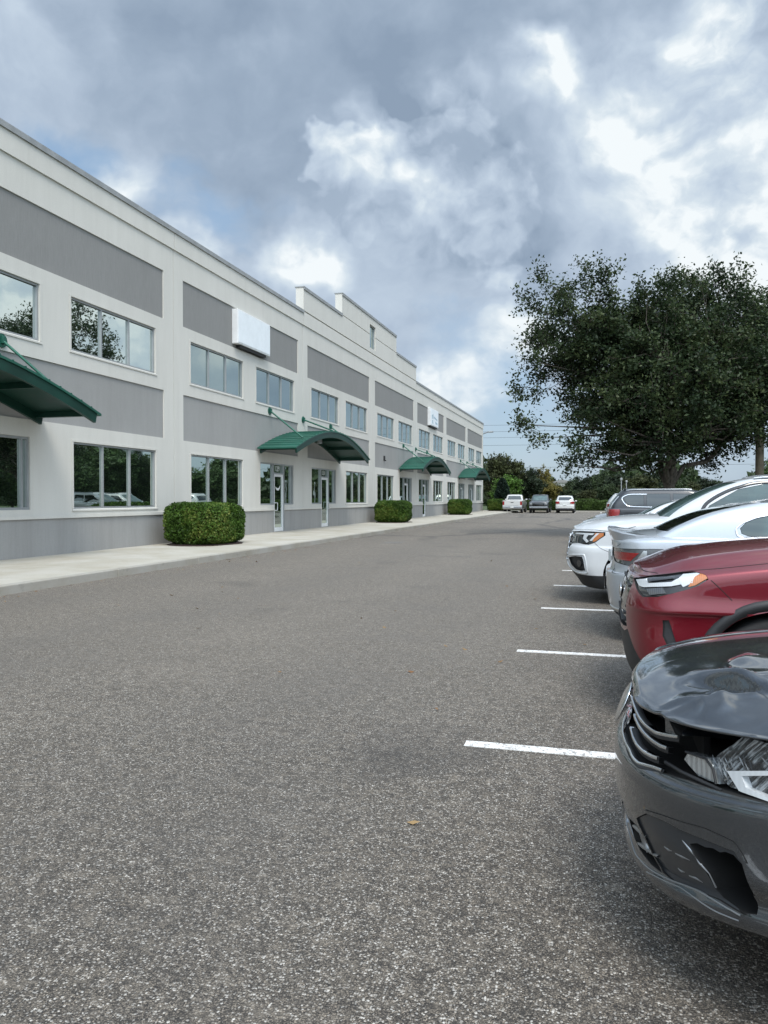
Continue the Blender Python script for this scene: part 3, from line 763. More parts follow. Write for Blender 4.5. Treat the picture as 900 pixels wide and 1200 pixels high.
# dark columnar conifer at the corner
rng = np.random.default_rng(9); n = 14000; t = rng.random(n) ** .8; a = rng.uniform(0, 6.28, n); rad = (1.0 * (1 - t) ** .6 + .12) * (0.7 + .3 * rng.random(n)) * (1 + .15 * np.sin(a * 5 + t * 20))
P = np.stack([rad * np.cos(a), rad * np.sin(a), .3 + t * 3.3], 1)
r = empty('conifer', (-10.6, 85.0, .1), 'dark conical evergreen at the far corner of the building', 'tree')
mesh_obj('crown', leaves_mesh('crown', P, .16, rng), LM['conifer'], r); mb = MB(); mb.tube([(0, 0, 0), (0, 0, 3.2)], [.12, .04], 8); mb.build('trunk', M['bark'], r)
# clipped hedges along the end of the lot
HM = shrub_meshes(.8, 2.4, .72, 16000, .12, 8, 6.0)
HM[0].materials.append(M['twig']); hl = leafmat('leaf_hedge', (.045, .075, .018)); HM[1].materials.append(hl)
for i in range(7):
    r = empty('hedge', (-9.0 + 2.0 + i * 4.75 - 2.0 + 1.5, 88.0, .0), ['hedge behind the white pickup', 'hedge between the white and dark pickups', 'hedge behind the white wagon', 'clipped hedge right of the white wagon at the lot end', 'clipped hedge left of the dark wagon roof', 'hedge hidden behind the parked row near the oak', 'last hedge at the right end of the lot'][i], 'hedge', 'clipped hedges along the end of the lot')
    r.rotation_euler = (0, 0, R(90)); r.scale = (1, 1, .9 + .08 * (i % 2)); mesh_obj('twigs', HM[0], None, r); mesh_obj('foliage', HM[1], None, r)
# utility pole and wires, street lamp, far poles
M['pole'] = m_simple('weathered_pole', (.21, .175, .13), .9, var=.25, nscale=4, bumpy=.5)
r = empty('utility_pole', (5.95, 33.2, 0), 'tall brown wooden utility pole standing in the oak foliage', 'pole')
mb = MB(); mb.tube([(0, 0, -.1), (0, 0, 7.6)], [.165, .14], 14); mb.build('shaft', M['pole'], r)
M['wire'] = m_simple('wire', (.02, .02, .022), .6)
for k, z in enumerate((12.4, 11.55, 10.75, 9.7, 6.6)):
    mb = MB(); pts = []
    for i in range(25):
        x = -60 + 160 * i / 24; pts.append((x, 108 + x * .12 + k * .4, z - .8 * math.sin(math.pi * i / 24) + x * .0135))
    mb.tube(pts, .016, 5); tag(mb.build('power_line', M['wire']), '%s of the five power lines crossing the far sky' % ['topmost', 'second from top', 'middle', 'second lowest', 'lowest'][k], 'wire', 'power lines across the far sky')
r = empty('street_lamp', (-13.6, 88.5, 0), 'thin street lamp peeking out from behind the building end', 'street lamp')
mb = MB(); mb.tube([(0, 0, 0), (0, 0, 8.6), (.15, 0, 8.9), (.9, 0, 9.15)], .07, 8); mb.build('pole', M['coping'], r)
mb = MB(); mb.box((.8, -.13, 9.06), (1.5, .13, 9.22), bev=.03); mb.build('lamp_head', M['coping'], r)
for i, u in enumerate((728, 734)):
    d = 60 + i * 8; t = (u - CU) / F_PX; p = RV * (t * d) + FV * d
    r = empty('lamp_post', (p.x, p.y, 0), ['pale slim lamp post under the oak crown', 'second pale post just right of the slim lamp post'][i], 'lamp post')
    mb = MB(); mb.tube([(0, 0, 0), (0, 0, 2.9)], [.05, .04], 8); mb.build('pole', M['frame'], r); mb = MB(); mb.box((-.08, -.08, 2.9), (.08, .08, 3.1), bev=.03); mb.build('lamp_head', M['frame'], r)
# pale building far off beyond the yellow trees
r = empty('distant_building', (-7.0, 142, 0), 'pale far building glimpsed above the trees', 'building')
mb = MB(); mb.box((-2.2, 0, 0), (2.2, 6, 4.3)); mb.build('wall', M['wall'], r); mb = MB(); mb.prism([(-2.5, 4.3), (2.5, 4.3), (0, 4.9)], 'y', -.3, 6.3); mb.build('roof', M['panel_up'], r)

# leaf litter and grit blown over the lot
rng = np.random.default_rng(77); n = 150
P = np.stack([rng.uniform(-8.7, 0.4, n), rng.uniform(1.2, 22, n) , np.full(n, .012)], 1); P[:70, 0] = -8.78 + rng.random(70) ** 2 * .35
N = np.zeros((n, 3)); N[:, 2] = 2.2
m_, nt_, out_ = new_mat('dry_leaf'); gi = nt_.nodes.new('ShaderNodeNewGeometry').outputs['Random Per Island']
pbsdf(nt_, out_, Base_Color=mixc(nt_, gi, (.16, .075, .03), (.30, .20, .09)), Roughness=.8)
tag(mesh_obj('fallen_leaves', leaves_mesh('fallen_leaves', P, .045, rng, nrm=N), m_), 'dry brown leaves scattered over the asphalt', 'leaves', kind='stuff')
# ------------------------------------------------------------------ vehicle materials
M['paint_gray'] = m_carpaint('slate_grey_paint', (0.060, 0.072, 0.086), .4, .85, dust=.03, rough=.24, cior=1.85)
M['paint_red'] = m_carpaint('dark_red_paint', (0.165, 0.003, 0.012), .5, .40, dust=.02, rough=.33)
M['paint_silver'] = m_carpaint('silver_paint', (0.44, 0.48, 0.52), .5, .35, dust=.05, rough=.3)
M['paint_white'] = m_carpaint('white_paint', (0.66, 0.69, 0.71), .2, 0.0, dust=.06, rough=.4)
M['paint_offwhite'] = m_carpaint('off_white_paint', (0.60, 0.61, 0.60), .2, 0.0, dust=.10, rough=.4)
M['paint_navy'] = m_carpaint('dark_blue_black_paint', (0.008, 0.011, 0.016), .4, .1, dust=.02, rough=.4)
M['paint_dkgrey'] = m_carpaint('dark_grey_paint', (0.045, 0.05, 0.055), .5, .2, dust=.1, rough=.33)
M['plastic'] = m_simple('black_trim_plastic', (0.018, 0.019, 0.021), 0.55, var=.25, nscale=8, bumpy=.15, bscale=300)
M['gloss_black'] = m_simple('gloss_black_trim', (0.008, 0.008, 0.009), 0.12, var=.1, coat=.6)
M['void'] = m_simple('dark_cavity', (0.006, 0.006, 0.006), 0.9)
M['rubber'] = m_simple('tyre_rubber', (0.02, 0.02, 0.021), 0.85, var=.3, nscale=14, bumpy=.4, bscale=80)
M['rim'] = m_simple('alloy_rim', (0.42, 0.43, 0.45), 0.3, .7, var=.1)
M['chrome'] = m_simple('chrome_trim', (0.72, 0.74, 0.76), 0.13, 1.0, var=.03)
M['dull_chrome'] = m_simple('satin_silver_trim', (0.36, 0.38, 0.40), 0.3, .8, var=.06)
M['seam'] = m_simple('panel_gap', (0.01, 0.01, 0.01), 0.9)
M['plate'] = m_simple('licence_plate', (0.6, 0.62, 0.6), 0.5)
def m_carglass(name, tint):
    m, nt, out = new_mat(name); co = objco(nt)
    f = nd(nt, 'ShaderNodeFresnel', {'IOR': 1.55}).outputs[0]
    g = nd(nt, 'ShaderNodeBsdfGlossy', {'Color': rgb((.92, .97, .96)), 'Roughness': .015})
    c = mixc(nt, maprange(nt, noise_t(nt, co, 2.2, 4, .6), .35, .65), tuple(x * .45 for x in tint), tint)
    d = nd(nt, 'ShaderNodeBsdfDiffuse', {'Color': c})
    mx = nd(nt, 'ShaderNodeMixShader', {0: mth(nt, 'MULTIPLY_ADD', f, 0.9, 0.06, clamp=True), 1: d.outputs[0], 2: g.outputs[0]})
    nt.links.new(mx.outputs[0], out.inputs[0]); return m
M['cg_clear'] = m_carglass('windscreen_glass', (0.07, 0.115, 0.11))
M['cg_dark'] = m_carglass('privacy_glass', (0.006, 0.007, 0.008))
M['cg_mid'] = m_carglass('side_glass', (0.03, 0.06, 0.055))
def m_lens(name, col, rib=0.0, rough=.08, metal=0.0):
    m, nt, out = new_mat(name); co = objco(nt)
    w = nt.nodes.new('ShaderNodeTexWave'); w.wave_type = 'BANDS'; w.bands_direction = 'X'
    nt.links.new(co, w.inputs[0]); w.inputs['Scale'].default_value = 26; w.inputs['Distortion'].default_value = 1.5
    c = mixc(nt, mth(nt, 'MULTIPLY', w.outputs[1], rib), col, tuple(x * .35 for x in col))
    pbsdf(nt, out, Base_Color=c, Roughness=rough, Metallic=metal, Coat_Weight=1.0, Coat_Roughness=.03)
    return m
M['lens_dark'] = m_lens('lamp_dark_housing', (0.02, 0.022, 0.024))
M['lens_clear'] = m_lens('lamp_reflector', (0.62, 0.66, 0.68), .55, .18, .7)
M['lens_white'] = m_lens('lamp_light_bar', (0.60, 0.63, 0.65), .1, .2)
M['satin_panel'] = m_simple('satin_dark_panel', (0.022, 0.026, 0.031), 0.30, var=.08, coat=.3)
M['lens_amber'] = m_lens('lamp_amber', (0.52, 0.17, 0.04), .35)
M['lens_red'] = m_lens('tail_lamp_red', (0.30, 0.010, 0.012), .4)
M['lens_smoke'] = m_lens('lamp_grey_housing', (0.12, 0.13, 0.14), .5, .15, .3)

# ------------------------------------------------------------------ lofted body shells
def pchip(T, Y, t):
    """monotone cubic through Y (L x ...) at T, evaluated at t"""
    T = np.asarray(T, float); Y = np.asarray(Y, float); h = np.diff(T); sh = (len(h),) + (1,) * (Y.ndim - 1)
    d = np.diff(Y, axis=0) / h.reshape(sh); m = np.zeros_like(Y)
    m[0] = d[0]; m[-1] = d[-1]
    with np.errstate(divide='ignore', invalid='ignore'):
        hm = 2 * d[:-1] * d[1:] / (d[:-1] + d[1:])
    m[1:-1] = np.where(d[:-1] * d[1:] > 0, hm, 0)
    k = np.clip(np.searchsorted(T, t, side='right') - 1, 0, len(h) - 1)
    s = ((t - T[k]) / h[k]).reshape((-1,) + (1,) * (Y.ndim - 1)); hk = h[k].reshape(s.shape)
    return (2 * s**3 - 3 * s**2 + 1) * Y[k] + (s**3 - 2 * s**2 + s) * hk * m[k] + (-2 * s**3 + 3 * s**2) * Y[k + 1] + (s**3 - s**2) * hk * m[k + 1]
def tabz(tab, x):
    if isinstance(tab, (int, float)): return np.full_like(x, tab, dtype=float)
    return pchip([a[0] for a in tab], [a[1] for a in tab], np.clip(x, tab[0][0], tab[-1][0]))
def shell(LV, cap, nfront=14, nside=30, nrear=12, sub=5, nn=2.6, nr=2.6, ncap=12, wmul=None):
    """LV rows: (z table, xf, df, W, xr, dr); half outline swept round the plan, mirrored"""
    rows = []
    for (zt, xf, df, W, xr, dr) in LV:
        ph = np.linspace(0, 1, nfront + 1) * math.pi / 2
        fx = xf + df * (1 - np.cos(ph) ** (2 / nn)); fy = W * np.sin(ph) ** (2 / nn)
        # even spacing of the superellipse near its ends
        sx = np.linspace(xf + df, xr - dr, nside + 1)[1:-1]; sy = np.full_like(sx, W)
        ph2 = np.linspace(1, 0, nrear + 1) * math.pi / 2
        rx = xr - dr * (1 - np.cos(ph2) ** (2 / nr)); ry = W * np.sin(ph2) ** (2 / nr)
        x = np.concatenate([fx, sx, rx]); y = np.concatenate([fy, sy, ry])
        if wmul: y = y * wmul(x)
        rows.append(np.stack([x, y, tabz(zt, x)], 1))
    C = np.array(rows); L = len(LV)
    t = np.linspace(0, L - 1, (L - 1) * sub + 1)
    G = pchip(np.arange(L), C, t)                      # rows x cols x 3
    top = G[-1]; caps = []
    fs = np.sin(np.linspace(1, 0, ncap + 1)[1:] * math.pi / 2)
    for f in fs:
        r = top.copy(); r[:, 1] = top[:, 1] * f
        r[:, 2] = [cap(a, b * f, b, c) for a, b, c in top]
        caps.append(r)
    bot = G[0].copy(); bot[:, 1] = 0
    A = np.concatenate([bot[None], G, np.array(caps)], 0)
    nr_, nc = A.shape[:2]
    v = A.reshape(-1, 3); v2 = v * np.array((1, -1, 1)); V_ = np.concatenate([v, v2])
    F = []; off = nr_ * nc
    for i in range(nr_ - 1):
        for j in range(nc - 1):
            a, b, c, d = i * nc + j, i * nc + j + 1, (i + 1) * nc + j + 1, (i + 1) * nc + j
            F.append((a, b, c, d)); F.append((d + off, c + off, b + off, a + off))
    bm = bmesh.new(); vs = [bm.verts.new(p) for p in V_]
    for f in F:
        try: bm.faces.new([vs[i] for i in f])
        except ValueError: pass
    bmesh.ops.remove_doubles(bm, verts=bm.verts, dist=2e-4)
    bmesh.ops.dissolve_degenerate(bm, dist=1e-5, edges=bm.edges)
    # close any open end seams
    be = [e for e in bm.edges if e.is_boundary]
    if be: bmesh.ops.holes_fill(bm, edges=be, sides=0)
    bmesh.ops.recalc_face_normals(bm, faces=bm.faces)
    me = bpy.data.meshes.new('shell'); bm.to_mesh(me); bm.free(); return me
def boolean(A, B, op):
    """A (op) B on mesh datablocks -> new mesh"""
    a = bpy.data.objects.new('a', A); b = bpy.data.objects.new('b', B); COL.objects.link(a); COL.objects.link(b)
    m = a.modifiers.new('b', 'BOOLEAN'); m.object = b; m.operation = op; m.solver = 'EXACT'; m.material_mode = 'TRANSFER'
    dg = bpy.context.evaluated_depsgraph_get(); dg.update()
    me = bpy.data.meshes.new_from_object(a.evaluated_get(dg), depsgraph=dg)
    bpy.data.objects.remove(a); bpy.data.objects.remove(b); return me
def prism_dir(pts, d, out_, inn, mat=None):
    """polygon (3D points) swept along direction d from -out_ to +inn"""
    d = Vector(d).normalized(); pts = [Vector(p) for p in pts]; c = sum(pts, Vector()) / len(pts)
    base = [p - d * (p - c).dot(d) for p in pts]
    n = len(base); mb = MB()
    mb.add([p - d * out_ for p in base] + [p + d * inn for p in base], [tuple(range(n)), tuple(range(2 * n - 1, n - 1, -1))] + [(i, i + n, (i + 1) % n + n, (i + 1) % n) for i in range(n)])
    bm = bmesh.new(); me = mb.mesh('cut', True)
    if mat: me.materials.append(mat)
    return me
def grow(pts, d, g):
    """offset a 3D polygon outwards in the plane across d"""
    d = Vector(d).normalized(); pts = [Vector(p) for p in pts]; n = len(pts)
    c = sum(pts, Vector()) / n; pts = [p - d * (p - c).dot(d) for p in pts]
    ar = Vector()
    for i in range(n): ar += (pts[i] - c).cross(pts[(i + 1) % n] - c)
    sgn = 1 if ar.dot(d) > 0 else -1; out_ = []
    for i in range(n):
        e1 = (pts[i] - pts[i - 1]).normalized(); e2 = (pts[(i + 1) % n] - pts[i]).normalized()
        n1 = e1.cross(d) * sgn; n2 = e2.cross(d) * sgn; b = (n1 + n2); L = b.length
        b = b / L if L > 1e-5 else n1
        out_.append(pts[i] + b * (g / max(.35, b.dot(n1))))
    return out_
def finish(me, angle=32, mat=None):
    if mat: me.materials.clear(); me.materials.append(mat)
    me.shade_smooth(); me.set_sharp_from_angle(angle=R(angle)); return me
def mirror_me(me):
    m2 = me.copy(); m2.transform(Matrix.Scale(-1, 4, (0, 1, 0))); m2.flip_normals(); return m2

class Car:
    def __init__(s, name, label, cat, loc, rot, paint, group=None):
        s.root = empty(name, loc, label, cat, group); s.root.rotation_euler = (0, 0, rot)
        s.M = Matrix.Translation(loc) @ Matrix.Rotation(rot, 4, 'Z'); s.Mi = s.M.inverted(); s.paint = paint
        s.hulls = {}
    def hull(s, key, me): me.materials.clear(); me.materials.append(s.paint); s.hulls[key] = me; s.ref = dict(getattr(s, 'ref', {}), **{key: me.copy()}); return me
    def cam_ray(s, u, v):
        o = s.Mi @ Vector((0, 0, EYE)); d = CAM_M.to_3x3() @ Vector(((u - CU) / F_PX, -(v - CV) / F_PX, -1.0)); d = (s.Mi.to_3x3() @ d).normalized(); return o, d
    def on(s, key, pts):
        """points of the photograph's outline dropped onto the real body surface (car frame)"""
        me = s.ref[key]; t = BVHTree.FromPolygons([v.co[:] for v in me.vertices], [p.vertices[:] for p in me.polygons]); r = []
        for u, v in pts:
            o, d = s.cam_ray(u, v); h = t.ray_cast(o, d)
            if h[0] is None:
                h2 = t.find_nearest(o + d * ((s.M.translation - Vector((0, 0, EYE))).length)); 
                # slide along the ray to the closest approach
                best = None
                for k in range(60):
                    q = o + d * (1.0 + k * .25); n_ = t.find_nearest(q)
                    if best is None or n_[3] < best[0]: best = (n_[3], n_[0])
                r.append(Vector(best[1]))
            else: r.append(h[0])
        return r
    def cut(s, key, pts, d, out_=.25, inn=.06, gap=.0025, both=False):
        """recess in the body"""
        c = prism_dir(grow(pts, d, gap), d, out_, inn, M['void']); s.hulls[key] = boolean(s.hulls[key], c, 'DIFFERENCE')
        if both: s.hulls[key] = boolean(s.hulls[key], mirror_me(c), 'DIFFERENCE')
    def plug(s, key, name, pts, d, mat, inset=.003, out_=.25, inn=.05, both=False, parent=None, shrink=0, ang=32):
        """the piece of the body surface inside an outline, as its own part"""
        c = prism_dir(grow(pts, d, -shrink) if shrink else pts, d, out_, inn, mat)
        me = boolean(s.ref[key], c, 'INTERSECT')
        if not len(me.polygons): return None
        if inset: me.transform(Matrix.Translation(Vector(d).normalized() * inset))
        finish(me, ang, mat); o = mesh_obj(name, me, None, parent or s.root)
        if both:
            m2 = mirror_me(me); mesh_obj(name, m2, None, (both if isinstance(both, bpy.types.Object) else s.root))
        return o
    def window(s, key, name, pts, d, mat, both=False, inn=.05, gap=.004, inset=.004, out_=.25):
        s.cut(key, pts, d, out_, inn, gap, both); return s.plug(key, name, pts, d, mat, inset, out_, inn - .01, both)
    def ribbon(s, key, name, pts, w=.005, h=.0015, mat=None, sink=.003, both=False, px=True, parent=None, dens=6):
        """a thin raised or gap strip that follows the body surface"""
        me = s.ref[key]; t = BVHTree.FromPolygons([v.co[:] for v in me.vertices], [p.vertices[:] for p in me.polygons])
        P = s.on(key, pts) if px else [Vector(p) for p in pts]
        P = [Vector(q) for q in pchip(np.arange(len(P)), np.array([p[:] for p in P]), np.linspace(0, len(P) - 1, (len(P) - 1) * dens + 1))]
        hit = [t.find_nearest(p) for p in P]; P = [a[0] for a in hit]; N = [a[1] for a in hit]
        vs = []; n = len(P)
        for i in range(n):
            tg = (P[min(i + 1, n - 1)] - P[max(i - 1, 0)]); tg = tg.normalized() if tg.length > 1e-6 else Vector((1, 0, 0))
            sd = N[i].cross(tg).normalized(); nn_ = N[i]
            vs += [P[i] - sd * w / 2 - nn_ * sink, P[i] - sd * w / 2 + nn_ * h * .6, P[i] - sd * w * .25 + nn_ * h, P[i] + sd * w * .25 + nn_ * h, P[i] + sd * w / 2 + nn_ * h * .6, P[i] + sd * w / 2 - nn_ * sink]
        fs = []
        for i in range(n - 1):
            for k in range(5): fs.append((i * 6 + k, i * 6 + k + 1, (i + 1) * 6 + k + 1, (i + 1) * 6 + k))
        mb = MB(); mb.add(vs, fs, smooth=True); o = mb.build(name, mat or M['seam'], parent or s.root)
        if both: mesh_obj(name, mirror_me(o.data), None, s.root)
        return o
    def arches(s, key, xs, zc, r, W, depth=.30):
        for x in xs:
            for sg in (-1, 1):
                c = MB(); c.tube([(x, sg * (W - depth), zc), (x, sg * (W + .3), zc)], r, 40, smooth=False); me = c.mesh('c', True); me.materials.append(M['void'])
                s.hulls[key] = boolean(s.hulls[key], me, 'DIFFERENCE')
    def wheels(s, xs, zc, r, W, wid=.225, spokes=5):
        for x in xs:
            for sg in (-1, 1):
                y1 = sg * (W - .015); y0 = sg * (W - .015 - wid); mb = MB()
                prof = [(y0, r * .62), (y0, r * .93), (y0 + sg * .02, r * .985), (y0 + sg * .06, r), (y1 - sg * .06, r), (y1 - sg * .02, r * .985), (y1, r * .93), (y1, r * .68), (y1 - sg * .02, r * .65)]
                n = 40; vs = []
                for (y, q) in prof:
                    for k in range(n): a = 2 * math.pi * k / n; vs.append((q * math.cos(a), y, q * math.sin(a)))
                fs = [(i * n + k, i * n + (k + 1) % n, (i + 1) * n + (k + 1) % n, (i + 1) * n + k) for i in range(len(prof) - 1) for k in range(n)]
                mb.add(vs, fs, smooth=True); mb.v = [(a + x, b, c + zc) for a, b, c in mb.v]
                wo = mb.build('wheel', M['rubber'], s.root)
                rb = MB(); ym = y1 - sg * .035
                rb.tube([(x, y1 - sg * .10, zc), (x, ym + sg * .01, zc)], r * .17, 16)
                for k in range(spokes):
                    a = 2 * math.pi * k / spokes + .3; ca, sa = math.cos(a), math.sin(a); q0, q1 = r * .12, r * .66; w0, w1 = r * .09, r * .12
                    pts = [(q0, -w0), (q1, -w1), (q1, w1), (q0, w0)]; pw = [(x + p[0] * ca - p[1] * sa, zc + p[0] * sa + p[1] * ca) for p in pts]; rb.prism(pw, 'y', ym, ym - sg * .03)
                vs = []
                for (y, q) in ((y1 - sg * .01, r * .67), (y1 - sg * .02, r * .62), (y1 - sg * .12, r * .60)):
                    for k in range(n): a = 2 * math.pi * k / n; vs.append((x + q * math.cos(a), y, zc + q * math.sin(a)))
                rb.add(vs, [(i * n + k, i * n + (k + 1) % n, (i + 1) * n + (k + 1) % n, (i + 1) * n + k) for i in range(2) for k in range(n)], smooth=True)
                rb.build('rim', M['rim'], wo)
                dk = MB(); dk.tube([(x, y1 - sg * .15, zc), (x, y1 - sg * .13, zc)], r * .6, 24); dk.build('brake_disc', M['dull_chrome'], wo)
    def mirror(s, x, y, z, mat=None, L=.2):
        for sg in (-1, 1):
            bm = bmesh.new(); bmesh.ops.create_uvsphere(bm, u_segments=16, v_segments=10, radius=1)
            for v in bm.verts:
                q = v.co; e = .75; q = Vector((math.copysign(abs(q.x) ** e, q.x), math.copysign(abs(q.y) ** e, q.y), math.copysign(abs(q.z) ** e, q.z)))
                v.co = Vector((x + q.x * .09 + q.y * sg * 0.02, sg * y + q.y * L * .55, z + q.z * .075 * (1 + .2 * q.y * sg)))
            mb = MB(); mb.bm(bm, smooth=True); mb.tube([(x + .02, sg * (y - .2), z - .07), (x, sg * (y - .04), z - .04)], .025, 8)
            mb.build('mirror', mat or s.paint, s.root)
    def done(s, key, name, ang=30):
        me = finish(s.hulls[key], ang); return mesh_obj(name, me, None, s.root)
def mir(pts): return [(p[0], -p[1], p[2]) for p in pts]
def sideP(pts, y): return [(x, y, z) for x, z in pts]
def frontP(pts, x): return [(x, y, z) for y, z in pts]
# ------------------------------------------------------------------ red SUV, nose to the lane
def hoodcap(zc_tab, p=2.2):
    def f(x, y, ye, ze):
        zc = float(tabz(zc_tab, np.array([x]))[0])
        if ye < 1e-4: return ze
        f_ = abs(y) / ye
        g = float(np.interp(f_, [0, .45, .66, .80, .86, .95, 1.0], [1, .93, .80, .68, .36, .12, 0])) if p > 3 else 1 - f_ ** p
        return ze + (max(zc, ze) - ze) * g
    return f
c = Car('parked_suv', 'dark red SUV parked nose out between the grey sedan and silver sedan', 'suv', (.12, 6.14, 0), 0, M['paint_red'])
belt = [(0, .955), (.25, .985), (.6, 1.035), (1.0, 1.085), (1.6, 1.13), (2.6, 1.15), (3.8, 1.20), (4.6, 1.20)]
def lift(tab, d): return [(a, b + d) for a, b in tab]
LV = [(.20, .20, .34, .82, 4.45, .5), (.225, .12, .33, .90, 4.52, .5), (.33, .05, .33, .925, 4.60, .45), (.52, .015, .36, .925, 4.62, .4), (.68, .0, .42, .92, 4.62, .4), (.745, .0, .42, .925, 4.62, .4), (.775, .004, .43, .945, 4.62, .4),
      (.865, .025, .46, .925, 4.60, .4), (lift(belt, -.06), .05, .50, .92, 4.56, .4), (lift(belt, -.015), .075, .52, .905, 4.54, .4), (belt, .11, .54, .88, 4.52, .4)]
rc = [(0, .99), (.2, 1.03), (.45, 1.13), (.8, 1.19), (1.3, 1.235), (1.9, 1.25), (4.6, 1.2)]
c.hull('body', shell(LV, hoodcap(rc, 3.4), nn=3.0))
GL = [(1.08, 1.25, .35, .86, 4.50, .2), (1.25, 1.50, .33, .84, 4.45, .2), (1.45, 1.85, .32, .78, 4.32, .2), (1.60, 2.10, .32, .71, 4.20, .2), (1.66, 2.20, .32, .66, 4.15, .2)]
c.hull('cabin', shell(GL, lambda x, y, ye, ze: ze + .05 * (1 - (abs(y) / max(ye, .01)) ** 2) * min(1, max(0, (x - 2.2) / .3)), sub=4, nn=3.2))
c.arches('body', (.93, 3.62), .375, .425, .93)
HL = c.on('body', [(743, 678), (790, 672), (849, 666.5), (838, 674), (831, 678), (818, 686), (807, 690), (788, 695), (771, 699), (753, 699)])
D = (1, .8, 0)
c.cut('body', HL, D, .3, .07, .003, both=True)
lampbase = c.plug('body', 'headlight', HL, D, M['lens_dark'], .018, both=True)
def hp(name, px, mat, inset, d=D, key='body', **k): return c.plug(key, name, c.on(key, px), d, mat, inset, parent=lampbase, **k)
hp('light_bar', [(744.5, 679), (756, 678), (758, 683.5), (786, 682), (797, 676.5), (812, 673.5), (815, 675), (799, 684.5), (786, 687), (753, 688), (748, 686)], M['lens_white'], .006)
hp('light_bar', [(757.5, 679), (791, 674.5), (788, 678), (760, 681.5)], M['lens_dark'], .0035)
hp('lower_reflector', [(756, 690), (775, 688.5), (778, 695.5), (760, 697.5)], M['lens_smoke'], .010)
hp('light_bar', [(800, 672.5), (822, 670.5), (811, 683), (800, 688)], M['lens_white'], .004)
hp('turn_signal', [(824, 670.3), (846, 667.5), (835, 674), (829, 677.5), (814, 686), (806, 688)], M['lens_amber'], .004)
# lower cladding, fog pockets, grille
CL = c.on('body', [(731, 741), (741, 744), (751, 764), (758, 777), (752, 800), (731, 790)])
CLs = [Vector((.35, -.80, .20)), Vector((.30, -.74, .30)), Vector((.20, -.60, .37)), Vector((.07, -.45, .52)), Vector((.03, -.3, .52))]
def poly_front(pts, xx=-.05): return [Vector((xx, a, b)) for a, b in pts]
lower = poly_front([(-.97, .1), (-.97, .33), (-.82, .41), (-.70, .52), (-.62, .60), (-.52, .575), (.52, .575), (.62, .60), (.70, .52), (.82, .41), (.97, .33), (.97, .1)])
c.cut('body', lower, (1, 0, 0), .1, .55, .002); c.plug('body', 'lower_bumper', lower, (1, 0, 0), M['plastic'], .002, .1, .54)
up = poly_front([(-.60, .62), (-.56, .88), (-.45, .945), (.45, .945), (.56, .88), (.60, .62), (.5, .61), (-.5, .61)])
c.cut('body', up, (1, 0, 0), .1, .20, .002); gr = c.plug('body', 'grille', up, (1, 0, 0), M['gloss_black'], .02, .1, .19)
for k in range(6):
    mb = MB(); z = .64 + k * .048; mb.box((.012 + .012 * k, -.5, z), (.06, .5, z + .014), bev=.003); mb.build('grille_bar', M['plastic'], gr)
mb = MB(); bm = bmesh.new(); bmesh.ops.create_uvsphere(bm, u_segments=20, v_segments=8, radius=1)
for v in bm.verts: v.co = Vector((v.co.z * .012 + .018, v.co.x * .085, v.co.y * .06 + .80))
mb.bm(bm, smooth=True); mb.build('badge', M['chrome'], gr)
FP = c.on('body', [(776.5, 727), (783.5, 727), (794, 758), (784.5, 761), (776.5, 745)])
c.cut('body', FP, D, .3, .05, .001, both=True); c.plug('body', 'air_pocket', FP, D, M['plastic'], .012, both=True)
# fender arch lip: black cladding ring
for x in (.93, 3.62):
    for sg in (-1, 1):
        mb = MB(); vs = []; n = 26
        for k in range(n + 1):
            a = R(-12) + R(204) * k / n
            for (q, y) in ((.432, .895), (.432, .944), (.47, .948), (.497, .938), (.499, .90)):
                vs.append((x + q * math.cos(a), sg * y, .375 + q * math.sin(a)))
        mb.add(vs, [(k * 5 + i, k * 5 + i + 1, k * 5 + 6 + i, k * 5 + 5 + i) for k in range(n) for i in range(4)], smooth=True); mb.build('arch_trim', M['plastic'], c.root)
mb = MB(); 
for sg in (-1, 1): mb = MB(); mb.box((1.42, sg * .945 - .02, .25), (3.13, sg * .945 + .01, .42), bev=.015); mb.build('sill_trim', M['plastic'], c.root)
c.ribbon('body', 'panel_gap', [(738, 676), (743, 677.5), (790, 671.5), (851, 665.5), (900, 660.5)], .007)
c.ribbon('body', 'panel_gap', [(833, 680), (842, 688), (853, 699), (858, 704)], .005)
c.ribbon('body', 'panel_gap', [(748, 659), (752, 667), (771, 672)], .006)
c.window('cabin', 'windshield', frontP([(-.76, 1.20), (-.62, 1.585), (.62, 1.585), (.76, 1.20)], 1.0), (1, 0, 0), M['cg_mid'], inn=1.45, out_=.3)
c.window('cabin', 'rear_window', frontP([(-.68, 1.28), (-.6, 1.55), (.6, 1.55), (.68, 1.28)], 4.6), (-1, 0, 0), M['cg_dark'], inn=.5, out_=.3)
for P_ in ([(1.72, 1.19), (2.25, 1.56), (2.95, 1.59), (2.95, 1.20)], [(3.03, 1.20), (3.03, 1.59), (3.65, 1.57), (3.78, 1.45), (3.70, 1.24)]):
    c.window('cabin', 'side_window', sideP(P_, -.85), (0, 1, 0), M['cg_dark'], both=True, inn=.25)
c.mirror(1.75, 1.0, 1.22); c.wheels((.93, 3.62), .375, .375, .93)
c.ribbon('body', 'panel_gap', [(1.62, -.95, 1.1), (1.60, -.95, .7), (1.66, -.95, .35)], .006, px=False, both=True)
c.done('cabin', 'cabin'); c.done('body', 'body'); RED = c
